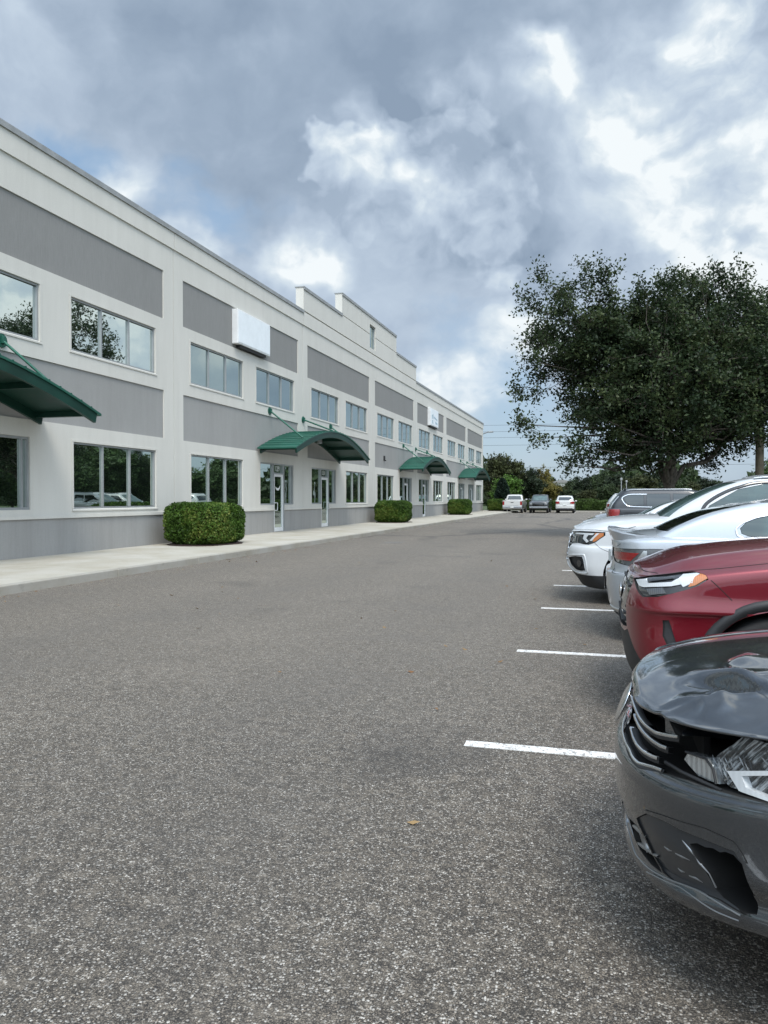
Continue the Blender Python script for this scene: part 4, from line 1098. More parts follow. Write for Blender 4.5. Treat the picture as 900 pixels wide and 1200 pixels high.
# ------------------------------------------------------------------ grey sedan with the crushed corner
def m_shards():
    m, nt, out = new_mat('cracked_lamp_plastic'); co = objco(nt)
    def dp(v): return nd(nt, 'ShaderNodeVectorMath', {0: co, 1: v}, operation='DOT_PRODUCT').outputs['Value']
    q = nd(nt, 'ShaderNodeCombineXYZ', {0: mth(nt, 'MULTIPLY', dp((.48, -.64, -.6)), 95.0), 1: mth(nt, 'MULTIPLY', dp((.36, -.48, .8)), 9.0), 2: 0.0}).outputs[0]
    n = noise_t(nt, q, 1.0, 4, .65)
    n2 = noise_t(nt, co, 14, 4, .6)
    f = maprange(nt, n, .45, .62)
    c = mixc(nt, f, (.035, .038, .04), (.46, .49, .51)); c = mixc(nt, maprange(nt, n2, .52, .66), c, (.02, .021, .022))
    pbsdf(nt, out, Base_Color=c, Roughness=.22, Metallic=.25, Coat_Weight=.8, Coat_Roughness=.05, Normal=bump(nt, n, .8, .02)); return m
M['shards'] = m_shards()
c = Car('parked_sedan', 'slate grey sedan in the foreground with crumpled hood and smashed headlight', 'car', (.05, 3.02, 0), 0, M['paint_gray'])
gb = [(0, .81), (.12, .83), (.35, .86), (.8, .905), (1.3, .945), (2.5, .98), (4.3, 1.02), (4.87, 1.0)]
LV = [([(0, .20), (.45, .30), (.95, .22), (4.8, .24)], .12, .62, .84, 4.7, .5), ([(0, .225), (.45, .335), (.95, .25), (4.8, .27)], .045, .70, .89, 4.8, .5), ([(0, .255), (.45, .37), (.95, .3), (4.8, .32)], .035, .72, .90, 4.84, .5),
      ([(0, .29), (.45, .41), (.95, .36), (4.8, .36)], .05, .72, .895, 4.86, .5), (.47, .0, .76, .91, 4.87, .45), ([(0, .565), (.35, .60), (.7, .63), (4.8, .66)], -.002, .78, .915, 4.87, .45), ([(0, .60), (.35, .655), (.7, .69), (4.8, .74)], .005, .78, .912, 4.87, .45), ([(0, .622), (.35, .69), (.7, .735), (4.8, .80)], .035, .76, .905, 4.86, .45),
      ([(0, .74), (.35, .79), (.7, .84), (1.3, .885), (4.8, .94)], .05, .76, .90, 4.84, .45), (lift(gb, -.01), .065, .76, .875, 4.80, .45), (gb, .085, .76, .845, 4.78, .45)]
gc = [(0, .82), (.09, .84), (.2, .885), (.45, .935), (.9, .985), (1.3, 1.01), (4.0, 1.04), (4.87, 1.05)]
c.hull('body', shell(LV, hoodcap(gc, 2.4), nn=2.2, nr=2.6, nfront=22, sub=5))
GL = [(.92, 1.25, .3, .80, 4.35, .3), (1.10, 1.65, .28, .77, 4.15, .25), (1.32, 2.05, .26, .69, 3.75, .25), (1.43, 2.35, .25, .60, 3.45, .25)]
c.hull('cabin', shell(GL, lambda x, y, ye, ze: ze + .04 * (1 - (abs(y) / max(ye, .01)) ** 2) * min(1, max(0, (x - 2.3) / .3)), sub=4, nn=3.2))
c.arches('body', (.95, 3.78), .345, .385, .915)
D = (1, .62, -.1)
MOUTH = c.on('body', [(744, 806), (757, 822), (768, 834), (782, 843), (800, 843), (820, 843), (845, 845), (884, 849), (905, 850), (940, 856), (955, 930), (930, 950), (900, 942.5), (864, 933), (833, 924.5), (807, 915), (775.5, 906), (748, 900.5), (737, 887), (731, 866), (729, 850)])
c.cut('body', MOUTH, D, .3, .26, 0)
# far side is undamaged: mirrored opening carries grille and an intact lamp
mg = [(p[0], -p[1], p[2]) for p in MOUTH]
Dm = (1, -.62, -.1)
c.cut('body', mg, Dm, .3, .22, 0); far = c.plug('body', 'headlight', mg, Dm, M['lens_dark'], .02)
gr = None
c.cut('body', [Vector((-.05, a_, b_)) for a_, b_ in ((-.47, .705), (-.3, .662), (0, .64), (.3, .662), (.47, .705), (.45, .83), (-.45, .83))], (1, 0, 0), .1, .34, 0)
mb = MB(); mb.box((.26, -.44, .655), (.28, .44, .80), bev=.004); gr = mb.build('grille', M['void'], c.root)
def rb(name, px, w, h, mat, parent=None, both=False, sink=.02): return c.ribbon('body', name, px, w, h, mat, sink, parent=parent, both=both)
for px in ([(740, 816), (744, 829), (750, 842), (758, 851), (767, 857.5), (779, 861), (795, 863.5)], [(743.3, 838), (746.5, 846), (751, 854), (757, 861.5), (764.4, 868), (773, 873.5), (782, 877)],
           [(738.9, 853), (741, 861), (744.4, 869), (749, 876), (755.6, 882), (763, 886), (771, 889)], [(729.5, 857), (732.5, 868), (737.8, 878.5), (741.5, 887), (747.5, 893.5), (756, 896.5), (766.7, 899.5), (776, 903)]):
    r_ = rb('grille_bar', px, .011, .004, M['chrome'], gr); mesh_obj('grille_bar', mirror_me(r_.data), None, gr)
    dk = [(u + 1.0, v + 2.6) for u, v in px]; rb('grille_blade', dk, .020, .0, M['plastic'], gr)
bm = bmesh.new(); bmesh.ops.create_uvsphere(bm, u_segments=28, v_segments=10, radius=1)
for v in bm.verts: v.co = Vector((v.co.z * .010 + .030 + (v.co.y * .03), v.co.x * .075, v.co.y * .075 + .735))
mb = MB(); mb.bm(bm, smooth=True); mb.build('badge', M['chrome'], gr)
# smashed lamp: ribbed lens pieces, white light bar, torn reflector, lying inside the opening
A = c.on('body', [(857, 862), (872, 868), (884, 871), (915, 868), (945, 880), (950, 925), (930, 946), (900, 938), (868, 931.5), (840, 922.5), (826, 908), (817, 895), (827, 884), (843, 873)])
lamp = c.plug('body', 'headlight', A, D, M['shards'], .045, out_=.3, inn=.04, ang=15)
B = c.on('body', [(792, 890), (797, 881), (806, 884), (821, 888), (829, 903), (832, 919), (820, 914.5), (808, 909)])
c.plug('body', 'reflector', B, D, M['lens_clear'], .03, out_=.3, inn=.03, parent=lamp)
for px in ([(844, 903.5), (900, 903.5), (940, 905), (940, 911), (900, 909), (861, 909.5), (866, 923), (900, 938), (935, 950), (934, 954), (900, 942), (858, 927)],):
    c.plug('body', 'light_bar', c.on('body', px), D, M['lens_white'], .022, out_=.3, inn=.03, parent=lamp)
rg = random.Random(4)
mb = MB()
for k in range(16):      # splinters of the broken lens
    u = rg.uniform(822, 905); v = rg.uniform(884, 926) if u > 850 else rg.uniform(892, 908)
    p = c.on('body', [(u, v)])[0] + Vector(D).normalized() * rg.uniform(.02, .045); L = rg.uniform(.012, .035); w = rg.uniform(.002, .005)
    a = Vector((-.45 + rg.uniform(-.2, .2), .35, .85 + rg.uniform(-.3, .3))).normalized() * L; b = Vector((.5, .3, rg.uniform(-.2, .2))).normalized() * w; t_ = Vector((.0012, .002, 0))
    mb.add([p - a, p + b, p + a, p - b, p - a + t_, p + b + t_, p + a + t_, p - b + t_], [(0, 1, 2, 3), (7, 6, 5, 4), (0, 4, 5, 1), (1, 5, 6, 2), (2, 6, 7, 3), (3, 7, 4, 0)])
split_parts(mb.build('splinter', M['lens_clear'], lamp))
mb = MB(); pp = c.on('body', [(832, 919), (829, 902), (820, 889), (797, 881)]); mb.tube([p + Vector(D).normalized() * .02 for p in pp], .004, 6)
pp = c.on('body', [(776, 893), (795, 905), (820, 917), (842, 927)]); mb.tube([p + Vector(D).normalized() * .012 for p in pp], .006, 6); mb.build('broken_bracket', M['plastic'], lamp)
# lower bumper: side pocket with its torn hole, centre intake, chrome strips
P1 = c.on('body', [(746, 959), (757, 953.5), (778, 962), (798, 973), (830, 986), (860, 998), (869, 1012), (878, 1038), (889, 1073), (872, 1072), (842, 1054), (815, 1043), (789, 1032), (777, 1022), (766, 1003), (755, 980)])
c.cut('body', P1, D, .3, .035, .001, both=True)
pk = c.plug('body', 'bumper_pocket', P1, D, M['satin_panel'], .007, out_=.3, inn=.03, both=False)
hole = c.on('body', [(806, 989), (814, 988), (824, 993), (833, 994), (841, 999), (847, 998), (857, 1002), (867, 1013), (875, 1036), (880, 1046), (887, 1072), (871, 1070), (845, 1052), (836, 1042), (824, 1020), (813, 1004)])
hm = prism_dir(hole, D, .3, .16, M['void']); c.hulls['body'] = boolean(c.hulls['body'], hm, 'DIFFERENCE')
pk.data = finish(boolean(pk.data, hm, 'DIFFERENCE'), 20)
for px in ([(776, 992), (781, 996), (785, 997)], [(789, 1000), (797, 1004), (806, 1008)], [(792, 1017), (796, 1021), (800, 1022)], [(805, 1026), (813, 1029), (821, 1034)], [(797, 985), (806, 996), (812, 1004), (817, 1012), (828, 1024), (836, 1040)]):
    q = c.on('body', px); mb = MB(); mb.tube([p + Vector(D).normalized() * .009 for p in q], [.003, .005, .002, .004, .0015][:len(px)] + [.003] * max(0, len(px) - 5), 6); mb.build('torn_clip', M['dull_chrome'], pk)
P2 = c.on('body', [(737, 958), (745, 966), (755, 983), (765, 1003), (776, 1023), (763, 1013), (750, 996), (742, 978)])
c.cut('body', P2, D, .3, .06, 0, both=True); it = c.plug('body', 'lower_intake', P2, D, M['void'], .04, out_=.3, inn=.05, both=False)
for px in ([(741, 968), (748, 975), (756, 981.5)], [(746.5, 988), (758, 997), (770, 1004.5)], [(749, 976), (753, 988), (758, 999)]): rb('intake_bar', px, .006, .0, M['dull_chrome'], it)
for px, w in (([(729.5, 940), (733, 960), (738, 978), (744, 999), (752, 1010), (762, 1019), (776, 1027), (790, 1033), (806, 1039), (822, 1046), (845, 1060), (868, 1073)], .0045), ([(758, 1022), (780, 1033), (800, 1042), (818, 1055), (835, 1066), (866, 1079)], .0035)):
    rb('chrome_strip', px, w, .0025, M['dull_chrome'], both=True)
rb('panel_gap', [(757, 949), (776, 955), (800, 963), (830, 972), (858, 985), (868, 997), (876, 1012)], .004, .001, M['seam'])
low = [Vector((-.05, a, b)) for a, b in ((-.95, .1), (-.95, .30), (-.6, .27), (-.3, .222), (0, .212), (.3, .222), (.6, .27), (.95, .30), (.95, .1))]
c.cut('body', low, (1, 0, 0), .1, .85, .001); c.plug('body', 'splitter', low, (1, 0, 0), M['plastic'], .004, .1, .84)
# the buckled hood: a panel of its own, sprung up at the struck corner
def top_half(x):          # half width of the hood edge at x
    xf, df, W = .055, .76, .872; a = min(1, max(0, (x - xf) / df)); return W * (1 - (1 - a) ** 2.2) ** (1 / 2.2)
def gz(x, y):
    ze = float(tabz(gb, np.array([max(0, x)]))[0]); zc = float(tabz(gc, np.array([max(0, x)]))[0]); ye = max(.05, top_half(x)); f = min(1, abs(y) / ye)
    return ze + .004 + (zc - ze) * (1 - f ** 2.4)
def sstep(a, b, x): t = min(1, max(0, (x - a) / (b - a))); return t * t * (3 - 2 * t)
def damage(x, y):
    s = sstep(.10, -.30, y) * sstep(1.0, .45, x)      # struck quarter
    w = mnoise.noise(Vector((x * 2.2, y * 3.4, 3.1))) * .016 + mnoise.noise(Vector((x * 5.5 + y * 2.5, y * 6.5 - x * 2, 7.7))) * .014
    rdg = 1 - abs(mnoise.noise(Vector((x * 3.0 - y * 1.1, y * 4.2 + x, 1.3)))) * 2
    w += max(0, rdg) ** 3 * .022
    # sharp folds running back from the lamp
    for (x0, y0, x1, y1, amp, wd) in ((.24, -.30, .50, -.60, -.040, .018), (.26, -.22, .46, -.55, .030, .028), (.40, -.50, .95, -.62, .024, .022), (.36, -.34, .9, -.30, -.014, .03), (.30, -.44, .30, -.60, .02, .03), (.55, -.62, .62, -.80, -.02, .03)):
        dx, dy = x1 - x0, y1 - y0; t = ((x - x0) * dx + (y - y0) * dy) / (dx * dx + dy * dy); tt = min(1, max(0, t)); d = math.hypot(x - x0 - tt * dx, y - y0 - tt * dy)
        w += amp * math.exp(-(d / wd) ** 2) * math.sin(math.pi * min(1, max(0, t * .9 + .1)))
    return s * w
nu, nv = 150, 130; mb = MB(); vs = []
for i in range(nu + 1):
    y = -.86 + 1.72 * i / nu
    # front edge of the panel for this y
    b = min(.999, abs(y) / .872); xf = .060 + .76 * (1 - (1 - b ** 2.2) ** (1 / 2.2))
    if y < 0: xf -= .034 * sstep(-.05, -.36, y) + .010 * math.sin((y + .2) * 11) * sstep(-.35, -.6, y)
    for j in range(nv + 1):
        t = (j / nv) ** 1.25; x = xf + (1.28 - .10 * (y / .86) ** 2 - xf) * t
        z = gz(x, y) + damage(x, y) * sstep(0, .13, x - xf)
        z -= .012 * sstep(-.1, -.4, y) * sstep(.25, 0, x - xf)
        e = (x - xf) / .022
        if e < 1 and y > -.25: z -= .014 * (1 - e) ** 2
        # feature creases pressed in the steel
        yc_ = .50 + .12 * (x - .3); z += .006 * math.exp(-((abs(y) - yc_) / .018) ** 2)
        vs.append((x, y, z))
fs = [(i * (nv + 1) + j, i * (nv + 1) + j + 1, (i + 1) * (nv + 1) + j + 1, (i + 1) * (nv + 1) + j) for i in range(nu) for j in range(nv)]
mb.add(vs, fs, smooth=True); me = mb.mesh('hood', True)
if me.polygons[len(me.polygons) // 2].normal.z < 0: me.flip_normals()
o = mesh_obj('hood', me, M['paint_gray'], c.root)
sol = o.modifiers.new('thick', 'SOLIDIFY'); sol.thickness = .007; sol.offset = -1
# lower the shell under the panel so that only the panel shows
for v in c.hulls['body'].vertices:
    if v.co.x < 1.22 and v.co.z > .80 and abs(v.co.y) < top_half(v.co.x) + .05:
        f = abs(v.co.y) / max(.05, top_half(v.co.x)); zz = gz(v.co.x, v.co.y)
        if v.co.z > zz - .030: v.co.z -= .030 + .02 * (1 if v.co.y < 0 and v.co.x < .9 else 0)
c.window('cabin', 'windshield', frontP([(-.72, 1.0), (-.54, 1.385), (.54, 1.385), (.72, 1.0)], 1.0), (1, 0, 0), M['cg_mid'], inn=1.5, out_=.3)
c.window('cabin', 'rear_window', frontP([(-.62, 1.08), (-.5, 1.36), (.5, 1.36), (.62, 1.08)], 4.6), (-1, 0, 0), M['cg_dark'], inn=1.0, out_=.3)
for P_ in ([(1.75, 1.02), (2.38, 1.37), (2.85, 1.40), (2.85, 1.03)], [(2.93, 1.03), (2.93, 1.40), (3.4, 1.36), (3.85, 1.12), (3.8, 1.05)]):
    c.window('cabin', 'side_window', sideP(P_, -.85), (0, 1, 0), M['cg_dark'], both=True, inn=.25)
c.mirror(1.75, .97, 1.06); c.wheels((.95, 3.78), .345, .345, .91)
c.done('cabin', 'cabin'); c.done('body', 'body', 26); GRAY = c
# ------------------------------------------------------------------ sedan seen from the tail (silver), reused shape for the far white sedan
sb = [(0, .84), (.3, .88), (.8, .95), (1.3, 1.0), (2.5, 1.06), (3.6, 1.085), (4.3, 1.09), (4.7, 1.075), (4.88, 1.06)]
sc_ = [(0, .86), (.3, .96), (.8, 1.03), (1.3, 1.06), (3.9, 1.16), (4.3, 1.165), (4.65, 1.135), (4.88, 1.115)]
def sedan(name, label, loc, rot, paint, glass, detail=True, group=None, lights=True):
    c = Car(name, label, 'car', loc, rot, paint, group)
    LV = [(.22, .14, .55, .82, 4.70, .5), (.24, .06, .55, .89, 4.80, .5), (.36, .03, .6, .91, 4.87, .5), (.58, .0, .6, .92, 4.90, .48), (.705, .01, .6, .92, 4.895, .46), (.725, .02, .6, .915, 4.86, .44), (.86, .05, .6, .905, 4.835, .42), (.93, .06, .62, .90, 4.83, .40) if 0 else ([(0, .78), (1.3, .92), (4.88, .955)], .06, .62, .90, 4.84, .40),
          (lift(sb, -.025), .08, .64, .885, 4.84, .40), (sb, .10, .66, .85, 4.82, .40)]
    c.hull('body', shell(LV, hoodcap(sc_, 2.4), nn=2.4, nr=3.0, sub=4))
    GL = [(1.00, 1.25, .3, .80, 4.62, .22), (1.16, 1.60, .28, .765, 4.37, .2), (1.36, 2.02, .26, .69, 3.90, .2), (1.455, 2.35, .25, .61, 3.50, .2)]
    c.hull('cabin', shell(GL, lambda x, y, ye, ze: ze + .045 * (1 - (abs(y) / max(ye, .01)) ** 2) * min(1, max(0, (x - 2.3) / .3)) * min(1, max(0, (3.5 - x) / .3)), sub=4, nn=3.2, nr=3.4))
    c.arches('body', (.96, 3.80), .345, .385, .915)
    c.window('cabin', 'windshield', frontP([(-.73, 1.07), (-.55, 1.42), (.55, 1.42), (.73, 1.07)], 1.0), (1, 0, 0), glass, inn=1.5, out_=.3)
    c.window('cabin', 'rear_window', frontP([(-.71, 1.165), (-.54, 1.425), (.54, 1.425), (.71, 1.165)], 4.7), (-1, 0, 0), M['cg_dark'], inn=1.3, out_=.3)
    Q1 = [(2.97, 1.105), (2.97, 1.41), (3.12, 1.405), (3.34, 1.355), (3.56, 1.25), (3.61, 1.20), (3.60, 1.15), (3.54, 1.125)]
    Q0 = [(1.75, 1.09), (2.05, 1.25), (2.40, 1.40), (2.90, 1.415), (2.90, 1.10)]
    for Q in (Q0, Q1):
        c.window('cabin', 'side_window', sideP(Q, -.85), (0, 1, 0), glass, both=True, inn=.25)
    if detail:
        tr = [(1.72, -.86, 1.08), (2.03, -.8, 1.26), (2.38, -.8, 1.42), (2.95, -.8, 1.435), (3.14, -.8, 1.425), (3.37, -.8, 1.375), (3.60, -.8, 1.265), (3.65, -.8, 1.20), (3.64, -.8, 1.14), (3.56, -.82, 1.105), (2.95, -.85, 1.08), (1.9, -.86, 1.065)]
        c.ribbon('cabin', 'chrome_strip', tr, .022, .006, M['chrome'], px=False, both=True)
        # trunk lip spoiler
        mb = MB(); vs = []; n = 24
        for i in range(n + 1):
            y = -.80 + 1.60 * i / n; q = abs(y) / .80; bk = .40 * (1 - (1 - min(.995, q) ** 3.0) ** (1 / 3.0)) * .9; h = 1 - max(0, q - .85) / .15 * .4
            for (x, z) in ((4.52, 1.128), (4.70, 1.14), (4.80, 1.152), (4.875, 1.178 * h + 1.12 * (1 - h)), (4.885, 1.165 * h + 1.115 * (1 - h)), (4.865, 1.11), (4.83, 1.03), (4.60, 1.03)):
                vs.append((x - bk, y, z - .03 * q ** 3))
        fs = [(i * 8 + k, i * 8 + (k + 1) % 8, (i + 1) * 8 + (k + 1) % 8, (i + 1) * 8 + k) for i in range(n) for k in range(8)] + [tuple(range(8)), tuple(range(n * 8 + 7, n * 8 - 1, -1))]
        mb.add(vs, fs, smooth=True); me = mb.mesh('spoiler', True); finish(me, 30, paint); mesh_obj('spoiler', me, None, c.root)
        TL = [(4.20, .93, .98), (4.45, .93, .985), (4.72, .7, .975), (4.84, .3, .97), (4.86, .3, .905), (4.80, .5, .83), (4.62, .9, .80), (4.45, .93, .845), (4.30, .93, .90)]
        Dt = Vector((-.75, -.65, 0))
        c.cut('body', TL, Dt, .4, .06, .003, both=True); base = c.plug('body', 'taillight', TL, Dt, M['lens_smoke'], .012, .4, .05, both=True)
        for P_, m_ in (([(4.60, .9, .94), (4.74, .7, .94), (4.86, .3, .93), (4.86, .3, .90), (4.80, .5, .855), (4.68, .85, .855)], 'lens_red'), ([(4.47, .93, .965), (4.57, .92, .965), (4.64, .9, .86), (4.56, .9, .85)], 'lens_clear')):
            a = c.plug('body', 'lamp_segment', P_, Dt, M[m_], .006, .4, .05, parent=base)
            if a: mesh_obj('lamp_segment', mirror_me(a.data), None, base)
        c.ribbon('body', 'panel_gap', [(4.86, .55, .80), (4.84, .62, .72), (4.80, .72, .715), (4.6, .90, .715), (4.28, .93, .72)], .006, px=False, both=True)
        c.ribbon('body', 'panel_gap', [(4.42, .80, 1.10), (4.62, .75, 1.05), (4.80, .62, .99)], .005, px=False, both=True)
        for sg in (-1, 1): c.ribbon('body', 'exhaust_trim', [(4.62, sg * .93, .30), (4.80, sg * .80, .285), (4.89, sg * .60, .28), (4.90, sg * .42, .31)], .05, .012, M['chrome'], px=False)
        df = [Vector((5.0, a, b)) for a, b in ((-.66, .1), (-.66, .28), (-.4, .36), (.4, .36), (.66, .28), (.66, .1))]
        c.cut('body', df, (-1, 0, 0), .1, .35, 0); c.plug('body', 'diffuser', df, (-1, 0, 0), M['plastic'], .006, .1, .34)
        mb = MB(); mb.box((4.845, -.16, .80), (4.87, .16, .91), bev=.004); mb.build('number_plate', M['plate'], c.root)
    if lights:
        HL = [(.02, -.3, .70), (.10, -.45, .76), (.55, -.93, .82), (.60, -.93, .79), (.35, -.85, .66), (.05, -.5, .64)]
        Dh = (.8, .6, 0); c.cut('body', HL, Dh, .3, .06, .003, both=True); b = c.plug('body', 'headlight', HL, Dh, M['lens_dark'], .010, both=True)
        a = c.plug('body', 'light_bar', [(.05, -.40, .70), (.12, -.5, .745), (.45, -.9, .80), (.42, -.88, .76), (.08, -.5, .68)], Dh, M['lens_white'], .005, parent=b)
        if a: mesh_obj('light_bar', mirror_me(a.data), None, b)
        g = [Vector((-.05, a_, b_)) for a_, b_ in ((-.62, .30), (-.5, .60), (.5, .60), (.62, .30), (.5, .26), (-.5, .26))]
        c.cut('body', g, (1, 0, 0), .1, .2, 0); gg = c.plug('body', 'grille', g, (1, 0, 0), M['gloss_black'], .02, .1, .19)
        for k in range(5):
            mb = MB(); w_ = .5 + .015 * k; mb.box((.010 + .004 * k, -w_, .56 - k * .06), (.05, w_, .572 - k * .06), bev=.003); mb.build('grille_bar', M['dull_chrome'], gg)
    c.mirror(1.78, .97, 1.10); c.wheels((.96, 3.80), .345, .345, .915)
    c.ribbon('body', 'panel_gap', [(1.5, -.95, 1.02), (1.45, -.95, .6), (1.5, -.95, .3)], .006, px=False, both=True); c.ribbon('body', 'panel_gap', [(3.9, -.95, 1.05), (3.6, -.95, .75), (3.36, -.95, .35)], .006, px=False, both=True)
    c.ribbon('body', 'panel_gap', [(2.93, -.95, 1.05), (2.93, -.95, .65), (2.90, -.95, .3)], .006, px=False, both=True)
    c.done('cabin', 'cabin'); c.done('body', 'body'); return c
SILVER = sedan('parked_sedan', 'silver sedan backed in with a trunk spoiler between the red and white suvs', (4.94, 9.12, 0), math.pi, M['paint_silver'], M['cg_mid'], lights=False)
WSED = sedan('parked_sedan', 'white sedan mostly hidden behind the hood of the white suv', (-.60, 20.75, 0), 0, M['paint_white'], M['cg_clear'], detail=False)

# ------------------------------------------------------------------ white SUV, nose to the lane
c = Car('parked_suv', 'white suv with black lower bumper and amber headlight corner behind the silver sedan', 'suv', (-.53, 12.12, 0), 0, M['paint_white'])
wb = [(0, 1.03), (.15, 1.045), (.5, 1.09), (1.1, 1.16), (1.8, 1.21), (3.0, 1.23), (5.1, 1.28)]
wc = [(0, 1.05), (.12, 1.08), (.3, 1.15), (.6, 1.22), (1.1, 1.265), (1.6, 1.28), (5.1, 1.28)]
LV = [(.205, .34, .45, .84, 4.95, .5), (.225, .24, .44, .92, 5.0, .5), (.33, .16, .44, .965, 5.05, .45), (.44, .07, .46, .975, 5.08, .4), (.56, .01, .50, .98, 5.1, .4), (.72, .0, .52, .98, 5.1, .4), (.80, .02, .52, .975, 5.1, .4), (.84, .05, .52, .965, 5.08, .4),
      (lift(wb, -.08), .07, .55, .965, 5.05, .4), (lift(wb, -.02), .085, .58, .955, 5.03, .4), (wb, .11, .60, .925, 5.0, .4)]
c.hull('body', shell(LV, hoodcap(wc, 2.6), nn=2.6))
GL = [(1.16, 1.15, .35, .90, 5.0, .2), (1.35, 1.42, .33, .88, 4.95, .2), (1.60, 1.88, .32, .81, 4.80, .2), (1.75, 2.30, .30, .74, 4.65, .2), (1.79, 2.50, .30, .69, 4.6, .2)]
c.hull('cabin', shell(GL, lambda x, y, ye, ze: ze + .05 * (1 - (abs(y) / max(ye, .01)) ** 2) * min(1, max(0, (x - 2.4) / .3)), sub=4, nn=3.0))
c.arches('body', (1.0, 3.9), .40, .46, .98)
D = (1, .75, 0)
HL = c.on('body', [(670, 623.3), (680, 622.3), (695, 623), (713, 624), (707, 629), (697, 636), (690, 638.2), (684, 637.6), (678, 636), (671, 636.5), (666, 634), (667, 628)])
c.cut('body', HL, D, .3, .07, .003, both=True); lb = c.plug('body', 'headlight', HL, D, M['lens_dark'], .014, both=True)
for px, m_, ins in (([(674, 624), (696, 625), (694, 627), (689, 627), (686, 631), (689, 634.5), (687, 636), (682.5, 631), (684, 626.3), (674, 625.6)], 'lens_white', .006), ([(697, 624.6), (711, 624.8), (705, 629), (697, 634.5), (694, 635)], 'lens_amber', .006), ([(699, 625), (702, 625), (693, 634), (690.5, 633.5)], 'lens_white', .004), ([(672, 628), (675, 628), (674, 634), (671, 634)], 'chrome', .006)):
    c.plug('body', 'lamp_segment', c.on('body', px), D, M[m_], ins, parent=lb)
FG = c.on('body', [(666.5, 653), (674, 651.5), (682, 652.3), (684, 658), (686, 668.5), (681, 669), (676, 667.5), (670, 662)])
FO = c.on('body', [(664.5, 652), (672, 650), (683.5, 650), (686.5, 658), (688.5, 671), (681, 671.5), (674, 669), (667, 662)])
c.ribbon('body', 'fog_surround', [(664.5, 652), (672, 650), (683.5, 650), (686.5, 658), (688.5, 671), (681, 671.5), (674, 669), (667, 662), (664.5, 652)], .02, .010, c.paint, both=True)
c.cut('body', FG, D, .3, .06, 0, both=True); fb = c.plug('body', 'fog_pocket', FG, D, M['plastic'], .03, both=True)
q = c.on('body', [(677.5, 660)])[0]; mb = MB(); mb.tube([q + Vector((.01, 0, 0)), q + Vector((.05, .03, 0))], .05, 16); mb.build('fog_light', M['lens_dark'], fb)
low = [Vector((-.05, a, b)) for a, b in ((-1.02, .1), (-1.02, .41), (-.75, .415), (-.55, .44), (.55, .44), (.75, .415), (1.02, .41), (1.02, .1))]
c.cut('body', low, (1, 0, 0), .1, .62, .002); c.plug('body', 'lower_bumper', low, (1, 0, 0), M['plastic'], .004, .1, .61)
gp = [Vector((-.05, a, b)) for a, b in ((-.50, .56), (-.58, .80), (-.60, 1.0), (.60, 1.0), (.58, .80), (.50, .56))]
c.cut('body', gp, (1, 0, 0), .1, .17, 0); gg = c.plug('body', 'grille', gp, (1, 0, 0), M['gloss_black'], .03, .1, .16)
for k in range(5): mb = MB(); z = .60 + k * .08; mb.box((.018 + .01 * k, -.52, z), (.07, .52, z + .02), bev=.004); mb.build('grille_bar', M['chrome'], gg)
mb = MB(); mb.tube([(.085, -.42, .97), (.035, -.30, .75), (.02, -.16, .60), (.02, .16, .60), (.035, .30, .75), (.085, .42, .97)], .022, 8); mb.build('chrome_strip', M['chrome'], gg)
c.ribbon('body', 'panel_gap', [(669, 621.5), (678, 620.5), (695, 621), (713, 622.5), (730, 620.5), (745, 617)], .008)
c.ribbon('body', 'panel_gap', [(697, 636.5), (703, 642), (709, 645), (716, 648)], .006)
c.window('cabin', 'windshield', frontP([(-.83, 1.25), (-.66, 1.72), (.66, 1.72), (.83, 1.25)], 1.0), (1, 0, 0), M['cg_clear'], inn=1.75, out_=.3)
c.window('cabin', 'rear_window', frontP([(-.72, 1.35), (-.66, 1.68), (.66, 1.68), (.72, 1.35)], 5.1), (-1, 0, 0), M['cg_dark'], inn=.5, out_=.3)
for P_, gm in (([(1.86, 1.25), (1.93, 1.40), (2.30, 1.62), (2.62, 1.69), (3.1, 1.70), (3.1, 1.25)], 'cg_mid'), ([(3.18, 1.25), (3.18, 1.70), (3.85, 1.68), (4.0, 1.6), (4.0, 1.28)], 'cg_dark'), ([(4.08, 1.30), (4.08, 1.62), (4.6, 1.55), (4.65, 1.36)], 'cg_dark')):
    c.window('cabin', 'side_window', sideP(P_, -.85), (0, 1, 0), M[gm], both=True, inn=.25)
c.ribbon('cabin', 'window_trim', [(1.80, -.9, 1.25), (1.88, -.88, 1.42), (2.27, -.83, 1.66), (2.62, -.8, 1.735), (3.2, -.8, 1.745), (4.0, -.8, 1.725)], .045, .006, M['gloss_black'], px=False, both=True)
c.ribbon('cabin', 'roof_rail', [(2.5, -.72, 1.79), (3.2, -.74, 1.80), (4.5, -.74, 1.78)], .035, .03, M['dull_chrome'], px=False, both=True)
c.mirror(2.06, 1.06, 1.33, L=.26); c.wheels((1.0, 3.9), .40, .40, .98)
c.ribbon('body', 'panel_gap', [(1.62, -.99, 1.17), (1.60, -.99, .7), (1.66, -.99, .35)], .007, px=False, both=True)
c.done('cabin', 'cabin'); c.done('body', 'body')

